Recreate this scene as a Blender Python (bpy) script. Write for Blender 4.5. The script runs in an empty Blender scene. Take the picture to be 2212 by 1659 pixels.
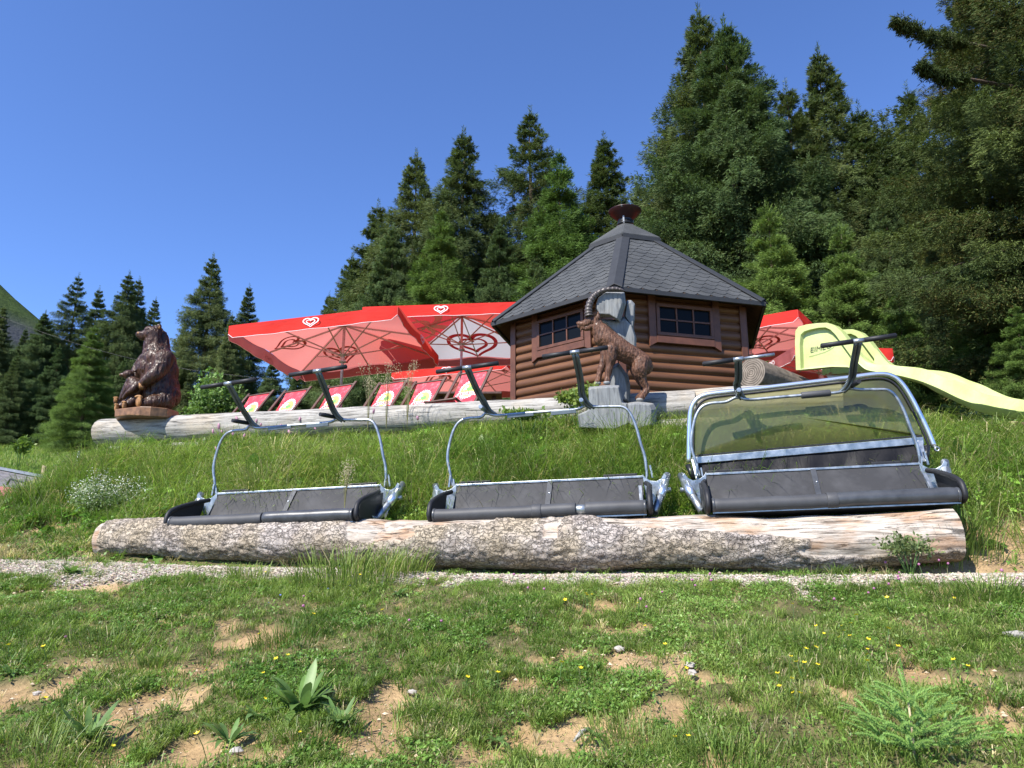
import bpy, bmesh, math, random
import numpy as np
from mathutils import Vector, Matrix
R_ = math.radians
rng = np.random.default_rng(7); random.seed(7)
scene = bpy.context.scene
COL = scene.collection

# ------------------------------------------------------------------ camera, sky, sun, exposure
TH = R_(12.5); FP = 1555.; U0 = 1106.; V0 = 829.5          # focal length in units of a 2212 px wide picture
cam_d = bpy.data.cameras.new('camera'); cam = bpy.data.objects.new('camera', cam_d); COL.objects.link(cam)
cam_d.sensor_width = 36; cam_d.lens = FP/2212*36; cam_d.clip_end = 4000; cam_d.clip_start = .05
cam.rotation_euler = (math.pi/2+TH, 0, 0); cam.location = (0, 0, 0)
scene.camera = cam
SUN_EL = R_(48); SUN_AZ = R_(-132)                          # azimuth measured from +X, counter-clockwise
sdir = Vector((math.cos(SUN_EL)*math.cos(SUN_AZ), math.cos(SUN_EL)*math.sin(SUN_AZ), math.sin(SUN_EL)))
w = bpy.data.worlds.new('World'); scene.world = w; w.use_nodes = True
nt = w.node_tree; bg = nt.nodes['Background']
sky = nt.nodes.new('ShaderNodeTexSky'); sky.sky_type = 'NISHITA'; sky.sun_disc = False
sky.sun_elevation = SUN_EL; sky.sun_rotation = math.pi/2-SUN_AZ
sky.altitude = 1500; sky.air_density = 1.0; sky.dust_density = .15; sky.ozone_density = 4.5
tint = nt.nodes.new('ShaderNodeMix'); tint.data_type = 'RGBA'; tint.blend_type = 'MULTIPLY'; tint.inputs[0].default_value = 1; tint.inputs[7].default_value = (.90, 1.04, 1.36, 1)
nt.links.new(sky.outputs[0], tint.inputs[6]); nt.links.new(tint.outputs[2], bg.inputs[0]); bg.inputs[1].default_value = .108
sl = bpy.data.lights.new('sun', 'SUN'); sl.energy = 5.0; sl.angle = R_(.55); sl.color = (1, .95, .87)
so = bpy.data.objects.new('sun', sl); COL.objects.link(so); so.rotation_euler = sdir.to_track_quat('Z', 'Y').to_euler()
scene.view_settings.view_transform = 'Standard'; scene.view_settings.look = 'None'
scene.view_settings.exposure = 0.82; scene.view_settings.gamma = 1
scene.cycles.max_bounces = 6; scene.cycles.transparent_max_bounces = 12

# ------------------------------------------------------------------ helpers
def ray(u, v):
    a = (u-U0)/FP; b = -(v-V0)/FP
    return np.array((a, math.cos(TH)-b*math.sin(TH), math.sin(TH)+b*math.cos(TH)))
def at(u, v, Y):
    d = ray(u, v); return Vector(d*(Y/d[1]))
def _h(ix, iy, iz, s):
    n = (ix*374761393+iy*668265263+iz*2147483647+s*144665) & 0xffffffff
    n = ((n ^ (n >> 13))*1274126177) & 0xffffffff
    return ((n ^ (n >> 16)) & 0xffff)/65535.
def vnoise(p, s=0):
    p = np.asarray(p, float); i = np.floor(p).astype(np.int64); f = p-i; f = f*f*(3-2*f)
    o = 0
    for a in (0, 1):
        for b in (0, 1):
            for c in (0, 1):
                wt = (f[:, 0] if a else 1-f[:, 0])*(f[:, 1] if b else 1-f[:, 1])*(f[:, 2] if c else 1-f[:, 2])
                o = o+wt*_h(i[:, 0]+a, i[:, 1]+b, i[:, 2]+c, s)
    return o
def fbm(p, s=0, o=4):
    p = np.asarray(p, float); r = 0; a = .5; t = 0
    for k in range(o):
        r = r+a*vnoise(p*2.03**k+k*17.3, s+k); t += a; a *= .5
    return r/t
def fbm2(x, y, sc, s=0, o=4):
    return fbm(np.stack([np.ravel(x)*sc, np.ravel(y)*sc, np.zeros(np.size(x))], 1), s, o).reshape(np.shape(x))
def sstep(a, b, x):
    t = np.clip((x-a)/(b-a), 0, 1); return t*t*(3-2*t)

def link(o, m=None, parent=None):
    COL.objects.link(o)
    if m is not None: o.data.materials.append(m)
    if parent is not None: o.parent = parent
    return o
def tag(o, label=None, cat=None, group=None, kind=None):
    if label: o['label'] = label
    if cat: o['category'] = cat
    if group: o['group'] = group
    if kind: o['kind'] = kind
    return o
def thing(name, label, cat, loc=(0, 0, 0), rot=(0, 0, 0), group=None):
    o = bpy.data.objects.new(name, None); COL.objects.link(o); o.location = loc; o.rotation_euler = rot
    o.empty_display_size = .1
    return tag(o, label, cat, group)
def copy_tree(o, parent=None):
    c = o.copy(); COL.objects.link(c); c.parent = parent
    for ch in list(o.children): copy_tree(ch, c)
    return c
def mesh_np(name, V, F, m=None, parent=None, cols=None, smooth=False, attr='col'):
    V = np.asarray(V, np.float32); F = np.asarray(F, np.int32)
    me = bpy.data.meshes.new(name); n, k = F.shape
    me.vertices.add(len(V)); me.vertices.foreach_set('co', V.ravel())
    me.loops.add(n*k); me.loops.foreach_set('vertex_index', F.ravel())
    me.polygons.add(n); me.polygons.foreach_set('loop_start', np.arange(0, n*k, k, dtype=np.int32))
    me.polygons.foreach_set('loop_total', np.full(n, k, np.int32))
    me.polygons.foreach_set('use_smooth', np.full(n, smooth, bool))
    me.update(calc_edges=True)
    if cols is not None:
        a = me.color_attributes.new(attr, 'FLOAT_COLOR', 'POINT')
        c = np.ones((len(V), 4), np.float32); c[:, :3] = cols
        a.data.foreach_set('color', c.ravel())
    o = bpy.data.objects.new(name, me)
    return link(o, m, parent)

class MB:
    def __init__(s): s.v = []; s.f = []; s.sm = []
    def add(s, V, F, smooth=False):
        b = len(s.v); s.v += [tuple(map(float, p)) for p in V]
        s.f += [tuple(i+b for i in f) for f in F]; s.sm += [smooth]*len(F); return s
    def box(s, c, d, M=None):
        V = []
        for x in (-.5, .5):
            for y in (-.5, .5):
                for z in (-.5, .5):
                    p = Vector((x*d[0], y*d[1], z*d[2]))
                    if M is not None: p = M @ p
                    V.append(p+Vector(c))
        return s.add(V, [(0, 1, 3, 2), (4, 6, 7, 5), (0, 4, 5, 1), (2, 3, 7, 6), (0, 2, 6, 4), (1, 5, 7, 3)])
    def beam(s, a, b, wd, th, up=(0, 0, 1)):
        a = Vector(a); b = Vector(b); d = (b-a); L = d.length; d.normalize()
        x = d.cross(Vector(up)); x.normalize(); z = x.cross(d)
        M = Matrix((x, d, z)).transposed()
        return s.box((a+b)/2, (wd, L, th), M)
    def tube(s, pts, r, n=12, caps=True, sx=1.0, smooth=True):
        pts = [Vector(p) for p in pts]
        if not hasattr(r, '__len__'): r = [r]*len(pts)
        t0 = (pts[1]-pts[0]).normalized()
        nx = t0.cross(Vector((0, 0, 1)))
        if nx.length < 1e-3: nx = Vector((1, 0, 0))
        nx.normalize(); V = []; F = []
        for i, p in enumerate(pts):
            t = (pts[min(i+1, len(pts)-1)]-pts[max(i-1, 0)]).normalized()
            nx = (nx-t*nx.dot(t)).normalized(); ny = t.cross(nx)
            for k in range(n):
                a = 2*math.pi*k/n
                V.append(p+nx*math.cos(a)*r[i]*sx+ny*math.sin(a)*r[i])
        for i in range(len(pts)-1):
            for k in range(n):
                F.append((i*n+k, i*n+(k+1) % n, (i+1)*n+(k+1) % n, (i+1)*n+k))
        s.add(V, F, smooth)
        if caps:
            s.add(V[:n], [tuple(range(n))[::-1]]); s.add(V[-n:], [tuple(range(n))])
        return s
    def lathe(s, prof, c=(0, 0, 0), n=24, smooth=True):
        V = []; F = []
        for r, z in prof:
            for k in range(n):
                a = 2*math.pi*k/n; V.append((c[0]+r*math.cos(a), c[1]+r*math.sin(a), c[2]+z))
        for i in range(len(prof)-1):
            for k in range(n):
                F.append((i*n+k, i*n+(k+1) % n, (i+1)*n+(k+1) % n, (i+1)*n+k))
        return s.add(V, F, smooth)
    def prism(s, front, back):
        n = len(front)
        F = [tuple(range(n)), tuple(range(2*n-1, n-1, -1))]
        for k in range(n): F.append((k, n+k, n+(k+1) % n, (k+1) % n))
        return s.add(list(front)+list(back), F)
    def ell(s, c, r, M=None, nu=16, nv=10):
        V = []; F = []
        for j in range(nv+1):
            ph = math.pi*j/nv
            for i in range(nu):
                a = 2*math.pi*i/nu
                p = Vector((r[0]*math.sin(ph)*math.cos(a), r[1]*math.sin(ph)*math.sin(a), r[2]*math.cos(ph)))
                if M is not None: p = M @ p
                V.append(p+Vector(c))
        for j in range(nv):
            for i in range(nu):
                F.append((j*nu+i, (j+1)*nu+i, (j+1)*nu+(i+1) % nu, j*nu+(i+1) % nu))
        return s.add(V, F, True)
    def obj(s, name, m=None, parent=None, bevel=0, weld=True):
        me = bpy.data.meshes.new(name); me.from_pydata(s.v, [], s.f)
        me.polygons.foreach_set('use_smooth', s.sm); me.update()
        bm = bmesh.new(); bm.from_mesh(me)
        if weld: bmesh.ops.remove_doubles(bm, verts=bm.verts, dist=1e-5)
        bmesh.ops.recalc_face_normals(bm, faces=bm.faces)
        bm.to_mesh(me); bm.free()
        o = bpy.data.objects.new(name, me); link(o, m, parent)
        if bevel:
            b = o.modifiers.new('bevel', 'BEVEL'); b.width = bevel; b.segments = 2; b.limit_method = 'ANGLE'; b.angle_limit = R_(35)
        return o
def curve_pts(pts, n=8):
    """Catmull-Rom through the points"""
    P = [Vector(p) for p in pts]; P = [P[0]*2-P[1]]+P+[P[-1]*2-P[-2]]; out = []
    for i in range(1, len(P)-2):
        for k in range(n):
            t = k/n; a, b, c, d = P[i-1:i+3]
            out.append(.5*((2*b)+(c-a)*t+(2*a-5*b+4*c-d)*t*t+(3*b-a-3*c+d)*t**3))
    out.append(P[-2]); return out
def interp_list(v, n, m):
    return list(np.interp(np.linspace(0, n-1, m), np.arange(n), v))

# ------------------------------------------------------------------ materials
def hexc(r, g, b):
    f = lambda c: (c/255/12.92) if c/255 <= .04045 else ((c/255+.055)/1.055)**2.4
    return (f(r), f(g), f(b))
class NM:
    def __init__(s, name, rough=.6, metal=0., spec=.5):
        s.m = bpy.data.materials.new(name); s.m.use_nodes = True; s.t = s.m.node_tree
        s.b = s.t.nodes['Principled BSDF']; s.out = s.t.nodes['Material Output']
        s.b.inputs['Roughness'].default_value = rough; s.b.inputs['Metallic'].default_value = metal
        s.b.inputs['Specular IOR Level'].default_value = spec
        s._c = None
    def n(s, ty, **k):
        x = s.t.nodes.new(ty)
        for a, v in k.items(): setattr(x, a, v)
        return x
    def l(s, a, b): s.t.links.new(a, b)
    def coord(s, sc=(1, 1, 1), rot=(0, 0, 0)):
        if s._c is None: s._c = s.n('ShaderNodeTexCoord')
        mp = s.n('ShaderNodeMapping'); mp.inputs['Scale'].default_value = sc; mp.inputs['Rotation'].default_value = rot
        s.l(s._c.outputs['Object'], mp.inputs[0]); return mp.outputs[0]
    def noise(s, scale, detail=4, rough=.55, sc=(1, 1, 1), dist=0):
        x = s.n('ShaderNodeTexNoise'); x.inputs['Scale'].default_value = scale; x.inputs['Detail'].default_value = detail
        x.inputs['Roughness'].default_value = rough; x.inputs['Distortion'].default_value = dist
        s.l(s.coord(sc), x.inputs['Vector']); return x.outputs['Fac']
    def voro(s, scale, feature='F1', sc=(1, 1, 1), out='Distance'):
        x = s.n('ShaderNodeTexVoronoi', feature=feature); x.inputs['Scale'].default_value = scale
        s.l(s.coord(sc), x.inputs['Vector']); return x.outputs[out]
    def ramp(s, f, stops):
        x = s.n('ShaderNodeValToRGB'); e = x.color_ramp.elements
        while len(e) < len(stops): e.new(.5)
        for q, (p, c) in zip(e, stops):
            q.position = p; q.color = (*c, 1) if hasattr(c, '__len__') else (c, c, c, 1)
        s.l(f, x.inputs[0]); return x.outputs[0]
    def attr(s, name):
        x = s.n('ShaderNodeAttribute', attribute_name=name); return x.outputs['Color']
    def mix(s, f, a, b, mode='MIX'):
        x = s.n('ShaderNodeMix', data_type='RGBA', blend_type=mode)
        for sock, v in ((x.inputs[0], f), (x.inputs[6], a), (x.inputs[7], b)):
            if hasattr(v, 'is_output'): s.l(v, sock)
            elif hasattr(v, '__len__'): sock.default_value = (*v, 1)
            else: sock.default_value = v
        return x.outputs[2]
    def col(s, c):
        if hasattr(c, 'is_output'): s.l(c, s.b.inputs['Base Color'])
        else: s.b.inputs['Base Color'].default_value = (*c, 1)
        return s
    def rgh(s, f, lo, hi): s.l(s.ramp(f, [(0, lo), (1, hi)]), s.b.inputs['Roughness']); return s
    def bump(s, f, strength=.5, dist=.01, prev=None):
        x = s.n('ShaderNodeBump'); x.inputs['Strength'].default_value = strength; x.inputs['Distance'].default_value = dist
        s.l(f, x.inputs['Height'])
        if prev is not None: s.l(prev, x.inputs['Normal'])
        s.l(x.outputs[0], s.b.inputs['Normal']); return x.outputs[0]
    def translucent(s, colr, fac, bumpn=None):
        tr = s.n('ShaderNodeBsdfTranslucent'); mx = s.n('ShaderNodeMixShader')
        if hasattr(colr, 'is_output'): s.l(colr, tr.inputs[0])
        else: tr.inputs[0].default_value = (*colr, 1)
        mx.inputs[0].default_value = fac
        s.l(s.b.outputs[0], mx.inputs[1]); s.l(tr.outputs[0], mx.inputs[2]); s.l(mx.outputs[0], s.out.inputs[0]); return s
def simple(name, c, rough=.6, metal=0, spec=.5, var=.25, vs=8, bscale=0, bstr=.3, bd=.003):
    m = NM(name, rough, metal, spec)
    c2 = tuple(x*(1-var) for x in c); c1 = tuple(min(1, x*(1+var*.6)) for x in c)
    f = m.noise(vs, 5)
    m.col(m.mix(m.ramp(f, [(.3, 0.), (.7, 1.)]), c2, c1))
    if bscale: m.bump(m.noise(bscale, 3), bstr, bd)
    return m.m
def leaf_mat(name, trans=.35, rough=.5, objvar=.0, spec=.3, tcol=1.3):
    m = NM(name, rough, 0, spec); c = m.attr('col')
    if objvar:
        oi = m.n('ShaderNodeObjectInfo')
        v = m.ramp(oi.outputs['Random'], [(0, (1-objvar, 1-objvar*.7, 1-objvar)), (.5, (1.0, 1.0, .95)), (1, (1+objvar, 1+objvar*.8, 1+objvar*.7))])
        c = m.mix(1., c, v, 'MULTIPLY')
    m.col(c); t = m.mix(1., c, (tcol, tcol*1.05, tcol*.6), 'MULTIPLY')
    m.translucent(t, trans); return m.m

M = {}
M['grass'] = leaf_mat('grass', .42, .45)
M['needles'] = leaf_mat('needles', .22, .65, .25, .10)
M['leaf'] = leaf_mat('leaf', .3, .42)
M['petal'] = leaf_mat('petal', .3, .5, tcol=1.0)
M['stem'] = simple('stem', (.07, .14, .03))

m = NM('ground', .95, 0, .15)
g = m.attr('col'); n1 = m.noise(3, 6, .6); n2 = m.noise(45, 5, .7); n3 = m.noise(160, 3, .6)
c = m.mix(.75, g, m.ramp(n1, [(.3, .62), (.7, 1.25)]), 'MULTIPLY')
c = m.mix(.8, c, m.ramp(n2, [(.3, .55), (.7, 1.3)]), 'MULTIPLY')
m.col(c); b = m.bump(n2, .7, .02); m.bump(n3, .6, .006, b); M['ground'] = m.m

m = NM('bark', .95, 0, .1)
bare = m.attr('col')
dn_ = m.n('ShaderNodeTexNoise'); dn_.inputs['Scale'].default_value = 14; dn_.inputs['Detail'].default_value = 5; m.l(m.coord(), dn_.inputs['Vector'])
vm = m.n('ShaderNodeMix', data_type='VECTOR'); vm.inputs[0].default_value = .13; m.l(m.coord((.5, 1, 1)), vm.inputs[4]); m.l(dn_.outputs['Color'], vm.inputs[5])
vx = m.n('ShaderNodeTexVoronoi', feature='DISTANCE_TO_EDGE'); vx.inputs['Scale'].default_value = 24; m.l(vm.outputs[1], vx.inputs['Vector']); v = vx.outputs['Distance']; n1 = m.noise(6, 6, .6); n2 = m.noise(60, 5, .7); n3 = m.noise(2.2, 4)
bk = m.mix(m.ramp(n1, [(.32, 0.), (.68, 1.)]), (.24, .20, .175), (.56, .50, .45))
bk = m.mix(m.ramp(n3, [(.4, 0.), (.62, .8)]), bk, (.40, .33, .23))
bk = m.mix(.9, bk, m.ramp(v, [(0, .50), (.05, .85), (.14, 1.)]), 'MULTIPLY')
fis = m.noise(16, 5, .7, (.35, 1.6, 1.6), .5)
bk = m.mix(.85, bk, m.ramp(fis, [(.36, .35), (.44, 1.)]), 'MULTIPLY')
bk = m.mix(.85, bk, m.ramp(n2, [(.3, .4), (.7, 1.4)]), 'MULTIPLY')
n4 = m.noise(7, 7, .68, (.3, 2.6, 2.6), 1.4); n5 = m.noise(2.5, 3, .5, (1, 2, 2))
wd = m.mix(m.ramp(n4, [(.3, 0.), (.55, 1.)]), (.22, .17, .13), (.52, .46, .39))
wd = m.mix(m.ramp(n5, [(.5, 0.), (.62, .6)]), wd, (.40, .22, .11))
crk = m.noise(9, 6, .72, (.22, 3.4, 3.4), 1.2)
wd = m.mix(.9, wd, m.ramp(crk, [(.35, .2), (.45, 1.)]), 'MULTIPLY')
wd = m.mix(.6, wd, m.ramp(m.noise(30, 5, .7, (.2, 2.2, 2.2), .8), [(.3, .5), (.65, 1.2)]), 'MULTIPLY')
sp = m.n('ShaderNodeSeparateColor'); m.l(bare, sp.inputs[0])
m.col(m.mix(sp.outputs[0], bk, wd))
hb = m.mix(sp.outputs[0], m.ramp(v, [(0, 0.), (.12, 1.)]), m.ramp(crk, [(.3, 0.), (.45, 1.)]))
b = m.bump(hb, .9, .012); m.bump(n2, .7, .006, b); M['bark'] = m.m

m = NM('weathered_log', .9, 0, .15)
n1 = m.noise(7, 6, .65, (.3, 2.5, 2.5), .4); n2 = m.noise(1.6, 4, .5); crk = m.noise(11, 5, .7, (.16, 3.5, 3.5), .5); n3 = m.noise(70, 4, .7, (.4, 1, 1))
c = m.mix(m.ramp(n1, [(.3, 0.), (.7, 1.)]), (.22, .205, .18), (.46, .44, .40))
c = m.mix(m.ramp(n2, [(.52, 0.), (.7, .6)]), c, (.44, .36, .25))
c = m.mix(.9, c, m.ramp(crk, [(.36, .25), (.44, 1.)]), 'MULTIPLY')
c = m.mix(.45, c, m.ramp(n3, [(.3, .6), (.7, 1.2)]), 'MULTIPLY')
m.col(c); b = m.bump(m.ramp(crk, [(.34, 0.), (.46, 1.)]), .8, .012); m.bump(n3, .5, .004, b); M['gray_log'] = m.m

m = NM('log_end', .9, 0, .15)
wv = m.n('ShaderNodeTexWave', wave_type='RINGS', rings_direction='X'); wv.inputs['Scale'].default_value = 9; wv.inputs['Distortion'].default_value = 2.5
m.l(m.coord(), wv.inputs['Vector'])
c = m.mix(m.ramp(wv.outputs['Fac'], [(0, 0.), (1, 1.)]), (.10, .085, .07), (.26, .22, .18))
c = m.mix(.8, c, m.ramp(m.noise(9, 6, .7), [(.3, .5), (.7, 1.35)]), 'MULTIPLY'); m.col(c); m.bump(m.noise(50, 4), .6, .006); M['log_end'] = m.m

m = NM('rock_wood', .85, 0, .2)
n1 = m.noise(10, 5, .6, (3, 3, .4), .4); crk = m.noise(13, 4, .7, (4, 4, .3), .4); n2 = m.noise(3, 4)
c = m.mix(m.ramp(n1, [(.3, 0.), (.7, 1.)]), (.13, .135, .138), (.28, .29, .285))
c = m.mix(m.ramp(n2, [(.5, 0.), (.75, .5)]), c, (.36, .33, .27))
c = m.mix(.8, c, m.ramp(crk, [(.31, .35), (.38, 1.)]), 'MULTIPLY'); m.col(c); m.bump(crk, .5, .01); M['rock'] = m.m

def carved(name, c1, c2, c3, sc, rough=.3):
    m = NM(name, rough, 0, .32); n1 = m.noise(sc, 4, .6, (1, 1, .28), .3); n2 = m.noise(4, 4)
    c = m.mix(m.ramp(n1, [(.35, 0.), (.65, 1.)]), c1, c2); c = m.mix(m.ramp(n2, [(.45, 0.), (.7, .7)]), c, c3)
    m.col(c); m.b.inputs['Coat Weight'].default_value = .12; m.b.inputs['Coat Roughness'].default_value = .18
    b = m.bump(m.noise(sc*1.6, 3, .6, (1, 1, .22), .4), 1., .02); return m.m
M['bear'] = carved('bear_wood', (.016, .007, .004), (.080, .032, .016), (.055, .026, .012), 26, .36)
M['bear_paw'] = carved('paw_wood', (.20, .09, .03), (.50, .26, .10), (.34, .16, .05), 30, .45)
M['ibex'] = carved('ibex_wood', (.035, .015, .008), (.175, .082, .045), (.12, .050, .024), 34, .55)
M['horn'] = simple('horn_wood', (.075, .062, .056), .4, bscale=40)
M['slab'] = simple('slab_wood', (.22, .11, .05), .45, var=.5, vs=14, bscale=30)

m = NM('galvanised', .38, .85, .5); n1 = m.noise(14, 4); n2 = m.voro(30, 'F1', out='Color')
m.col(m.mix(m.ramp(n1, [(.35, 0.), (.65, 1.)]), (.26, .29, .31), (.48, .51, .53))); m.rgh(n1, .25, .55); M['galv'] = m.m
m = NM('aluminium', .28, .9, .5); m.col((.75, .79, .84)); M['alu'] = m.m
M['steel_dark'] = simple('steel_dark', (.13, .15, .15), .42, .7, var=.3)
M['rubber'] = simple('rubber', (.018, .018, .02), .55, 0, .4, bscale=120, bstr=.2)
M['pad'] = simple('pad_grey', (.06, .061, .065), .55, 0, .35, var=.22, vs=6, bscale=260, bstr=.15)
M['pad_shiny'] = simple('pad_shiny', (.055, .058, .063), .34, 0, .5, var=.3, vs=9, bscale=80, bstr=.15)
m = NM('panel_grey', .6, 0, .25); n1 = m.noise(3.2, 5, .6); n2 = m.noise(300, 3, .7)
c = m.mix(m.ramp(n1, [(.45, 0.), (.72, 1.)]), (.034, .034, .036), (.062, .062, .065)); c = m.mix(.5, c, m.ramp(n2, [(.3, .6), (.7, 1.4)]), 'MULTIPLY')
m.col(c); m.bump(n2, .25, .002); M['panel'] = m.m
m = NM('skirt', .55, 0, .15); m.col((.011, .011, .013)); m.bump(m.noise(5, 3, .5, (1.5, 1, .5), 1.), .5, .02); M['skirt'] = m.m
m = NM('visor', .3, 0, .9); n1 = m.noise(1.6, 3)
m.col(m.mix(n1, (.115, .12, .05), (.155, .15, .075)))
tr = m.n('ShaderNodeBsdfTransparent'); tr.inputs[0].default_value = (.58, .57, .30, 1); rf = m.n('ShaderNodeBsdfRefraction'); rf.inputs['IOR'].default_value = 1.01; rf.inputs['Roughness'].default_value = .55; rf.inputs[0].default_value = (.80, .78, .42, 1)
mx0 = m.n('ShaderNodeMixShader'); mx0.inputs[0].default_value = .45; m.l(tr.outputs[0], mx0.inputs[1]); m.l(rf.outputs[0], mx0.inputs[2])
mx = m.n('ShaderNodeMixShader'); mx.inputs[0].default_value = .54
m.l(m.b.outputs[0], mx.inputs[1]); m.l(mx0.outputs[0], mx.inputs[2]); m.l(mx.outputs[0], m.out.inputs[0]); M['visor'] = m.m

m = NM('log_siding', .5, 0, .4); n1 = m.noise(4, 5, .6, (.3, .3, 3)); n2 = m.noise(26, 5, .7, (.25, .25, 4)); 
c = m.mix(m.ramp(n1, [(.3, 0.), (.7, 1.)]), (.085, .036, .016), (.17, .075, .033))
c = m.mix(m.ramp(n2, [(.70, 0.), (.76, .7)]), c, (.45, .30, .20))
m.col(c); m.bump(n2, .25, .004); M['siding'] = m.m
M['trim'] = simple('trim_brown', (.12, .045, .022), .5, var=.3, vs=7, bscale=30, bstr=.2)
M['soffit'] = simple('soffit_wood', (.13, .07, .035), .7, var=.4)
m = NM('shingle', .95, 0, .2); n1 = m.noise(1.8, 4); n2 = m.noise(230, 3, .8)
c = m.mix(m.ramp(n1, [(.3, 0.), (.7, 1.)]), (.040, .043, .046), (.074, .077, .078)); c = m.mix(.85, c, m.ramp(n2, [(.35, .5), (.5, 1.), (.78, 3.0)]), 'MULTIPLY')
m.col(c); m.bump(n2, .5, .003); M['shingle'] = m.m
M['ridge'] = simple('ridge_felt', (.022, .024, .027), .7, var=.2, bscale=200, bstr=.3)
M['black_metal'] = simple('black_metal', (.02, .021, .023), .35, .3)
M['maroon'] = simple('maroon_metal', (.028, .004, .006), .45, .2)
m = NM('glass_dark', .08, 0, .10); m.col((.006, .007, .008)); m.bump(m.noise(2.5, 2), .15, .02); M['glass'] = m.m
M['iron'] = simple('grey_metal', (.30, .31, .32), .45, .4)
def fabric(name, c, tc, f=.5, rough=.75):
    m = NM(name, rough, 0, .2); n = m.noise(2.2, 4, .5); m.col(m.mix(.35, c, m.ramp(n, [(.3, .75), (.7, 1.15)]), 'MULTIPLY'))
    m.bump(m.noise(3, 3, .5, (1, 1, 3), .6), .35, .03); m.translucent(tc, f); return m.m
M['red'] = fabric('red_fabric', (.80, .045, .035), (.85, .13, .10), .42)
M['red_pale'] = fabric('red_lining', (.78, .12, .10), (.88, .30, .26), .42)
M['white_fab'] = fabric('white_fabric', (.80, .80, .82), (.80, .76, .80), .42)
M['print_red'] = fabric('print_red', (.70, .03, .05), (.6, .05, .06), .35)
M['print_white'] = simple('print_white', (.82, .80, .80), .6, var=.03)
M['piping'] = simple('piping', (.85, .75, .75), .6, var=.05)
M['pole'] = simple('pole_metal', (.50, .47, .47), .45, .3)
m = NM('deck_fabric', .38, 0, .5); n = m.noise(7, 6, .7); n2 = m.noise(2.5, 3)
c = m.mix(m.ramp(n, [(.50, 0.), (.80, .75)]), (.60, .04, .055), (.80, .45, .48)); m.col(c); m.bump(n, .3, .006); M['deck'] = m.m
M['shaded_flap'] = fabric('shaded_flap_red', (.42, .13, .13), (.40, .12, .12), .3)  # duller flap red with the shade under the canopy put into the colour
M['deck_wood'] = simple('deck_wood', (.10, .05, .035), .55, var=.35, vs=20)
M['yellow'] = simple('print_yellow', (.75, .62, .12), .6, var=.2, vs=30); M['green'] = simple('print_green', (.16, .38, .10), .6, var=.4, vs=40)
m = NM('slide_plastic', .36, 0, .5); n = m.noise(2.2, 5, .6); n2 = m.noise(30, 4, .7)
c = m.mix(m.ramp(n, [(.3, 0.), (.7, 1.)]), (.42, .49, .15), (.53, .59, .25)); c = m.mix(.4, c, m.ramp(n2, [(.3, .75), (.6, 1.05)]), 'MULTIPLY'); m.col(c)
m.b.inputs['Subsurface Weight'].default_value = 0; M['slide'] = m.m
M['slide_dark'] = simple('slide_mark', (.13, .13, .05), .5)
M['trunk'] = simple('trunk_bark', (.10, .07, .05), .95, var=.5, vs=5, bscale=14, bstr=.8, bd=.04)
M['stone'] = simple('stone', (.42, .38, .33), .9, var=.35, vs=2.5)
M['pale_wood'] = simple('pale_wood', (.50, .38, .24), .85, var=.4, vs=16)

# ------------------------------------------------------------------ terrain
def lerp(a, b, t): return a+(b-a)*t
def path_y(x): return 6.45-.2*x
def path_z(x): return np.interp(x, [-9, -6, -4, 0, 4, 9], [-.1, -.16, -.2, -.28, -.24, -.2])
def crest_h(x): return np.interp(x, [-14, -8.6, -7.6, -6.9, -6.2, 3.0, 4.5, 6, 8, 14], [.0, .18, .45, .95, 1.38, 1.45, 1.32, 1.22, 1.15, 1.0])
def terr(x, y):
    x = np.asarray(x, float); y = np.asarray(y, float)
    yp = path_y(x); zp = path_z(x)
    front = zp+(np.minimum(y, yp)-yp)*.2
    front = np.where(y < 0, zp-yp*.2+y*.02, front)
    y1 = 7.1-.2*x; y2 = 9.75-.25*x+np.where(x < -6, (-6-x)*.3, 0)
    y1 = np.where(x > 4, 6.3+(x-4)*.12, y1); y2 = np.where(x > 4, 8.75-.1*(x-4), y2)
    t = np.clip((y-y1)/(y2-y1), 0, 1)
    H = crest_h(x)
    foot = sstep(yp+.35, y1, y)*.1
    z = np.where(y > yp, zp+foot+(H-zp-foot)*(t*.86+.14*t*t*(3-2*t)), front)
    # behind the crest: terrace to the right, a hollow and a rising meadow to the left
    back = np.clip(y-y2, 0, 400)
    left = sstep(-6.9, -8.6, x+0*y)
    med = 1.35+np.maximum(y-20, 0)*.235
    terrace = H+sstep(0, 1.2, back)*.1+np.maximum(y-22, 0)*.2
    lowl = np.where(y > 20, med, np.minimum(H, 1.35)-sstep(0, 5, back)*.5*(1-sstep(10, 20, y))+sstep(14, 20, y)*0)
    z = np.where(back > 0, lerp(terrace, np.where(y < 20, lerp(H, 1.35, sstep(0, 10, back)), med), left), z)
    z = np.where(y > 80, np.minimum(z, 1.35+60*.235+(y-80)*.05), z)
    amp = (.17*(y < yp)+.16*(y > yp))*sstep(0, 1, np.abs(y-yp)-.25)*(y < 13)+.25*(y > 22)
    z = z+(fbm2(x, y, .9, 3, 4)-.5)*amp+(fbm2(x, y, 4.5, 9, 3)-.5)*.09*(y < 12)*sstep(.2, .6, np.abs(y-yp))
    return z
def ground_at(u, v, lo=2.0, hi=60):
    d = ray(u, v); ys = np.concatenate([np.arange(lo, 14, .02), np.arange(14, hi, .1)])
    P = d[None]*(ys/d[1])[:, None]; z = terr(P[:, 0], P[:, 1]); k = np.argmax(P[:, 2] <= z)
    if not (P[:, 2] <= z).any(): k = len(ys)-1
    return Vector((P[k, 0], P[k, 1], z[k]))

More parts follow.
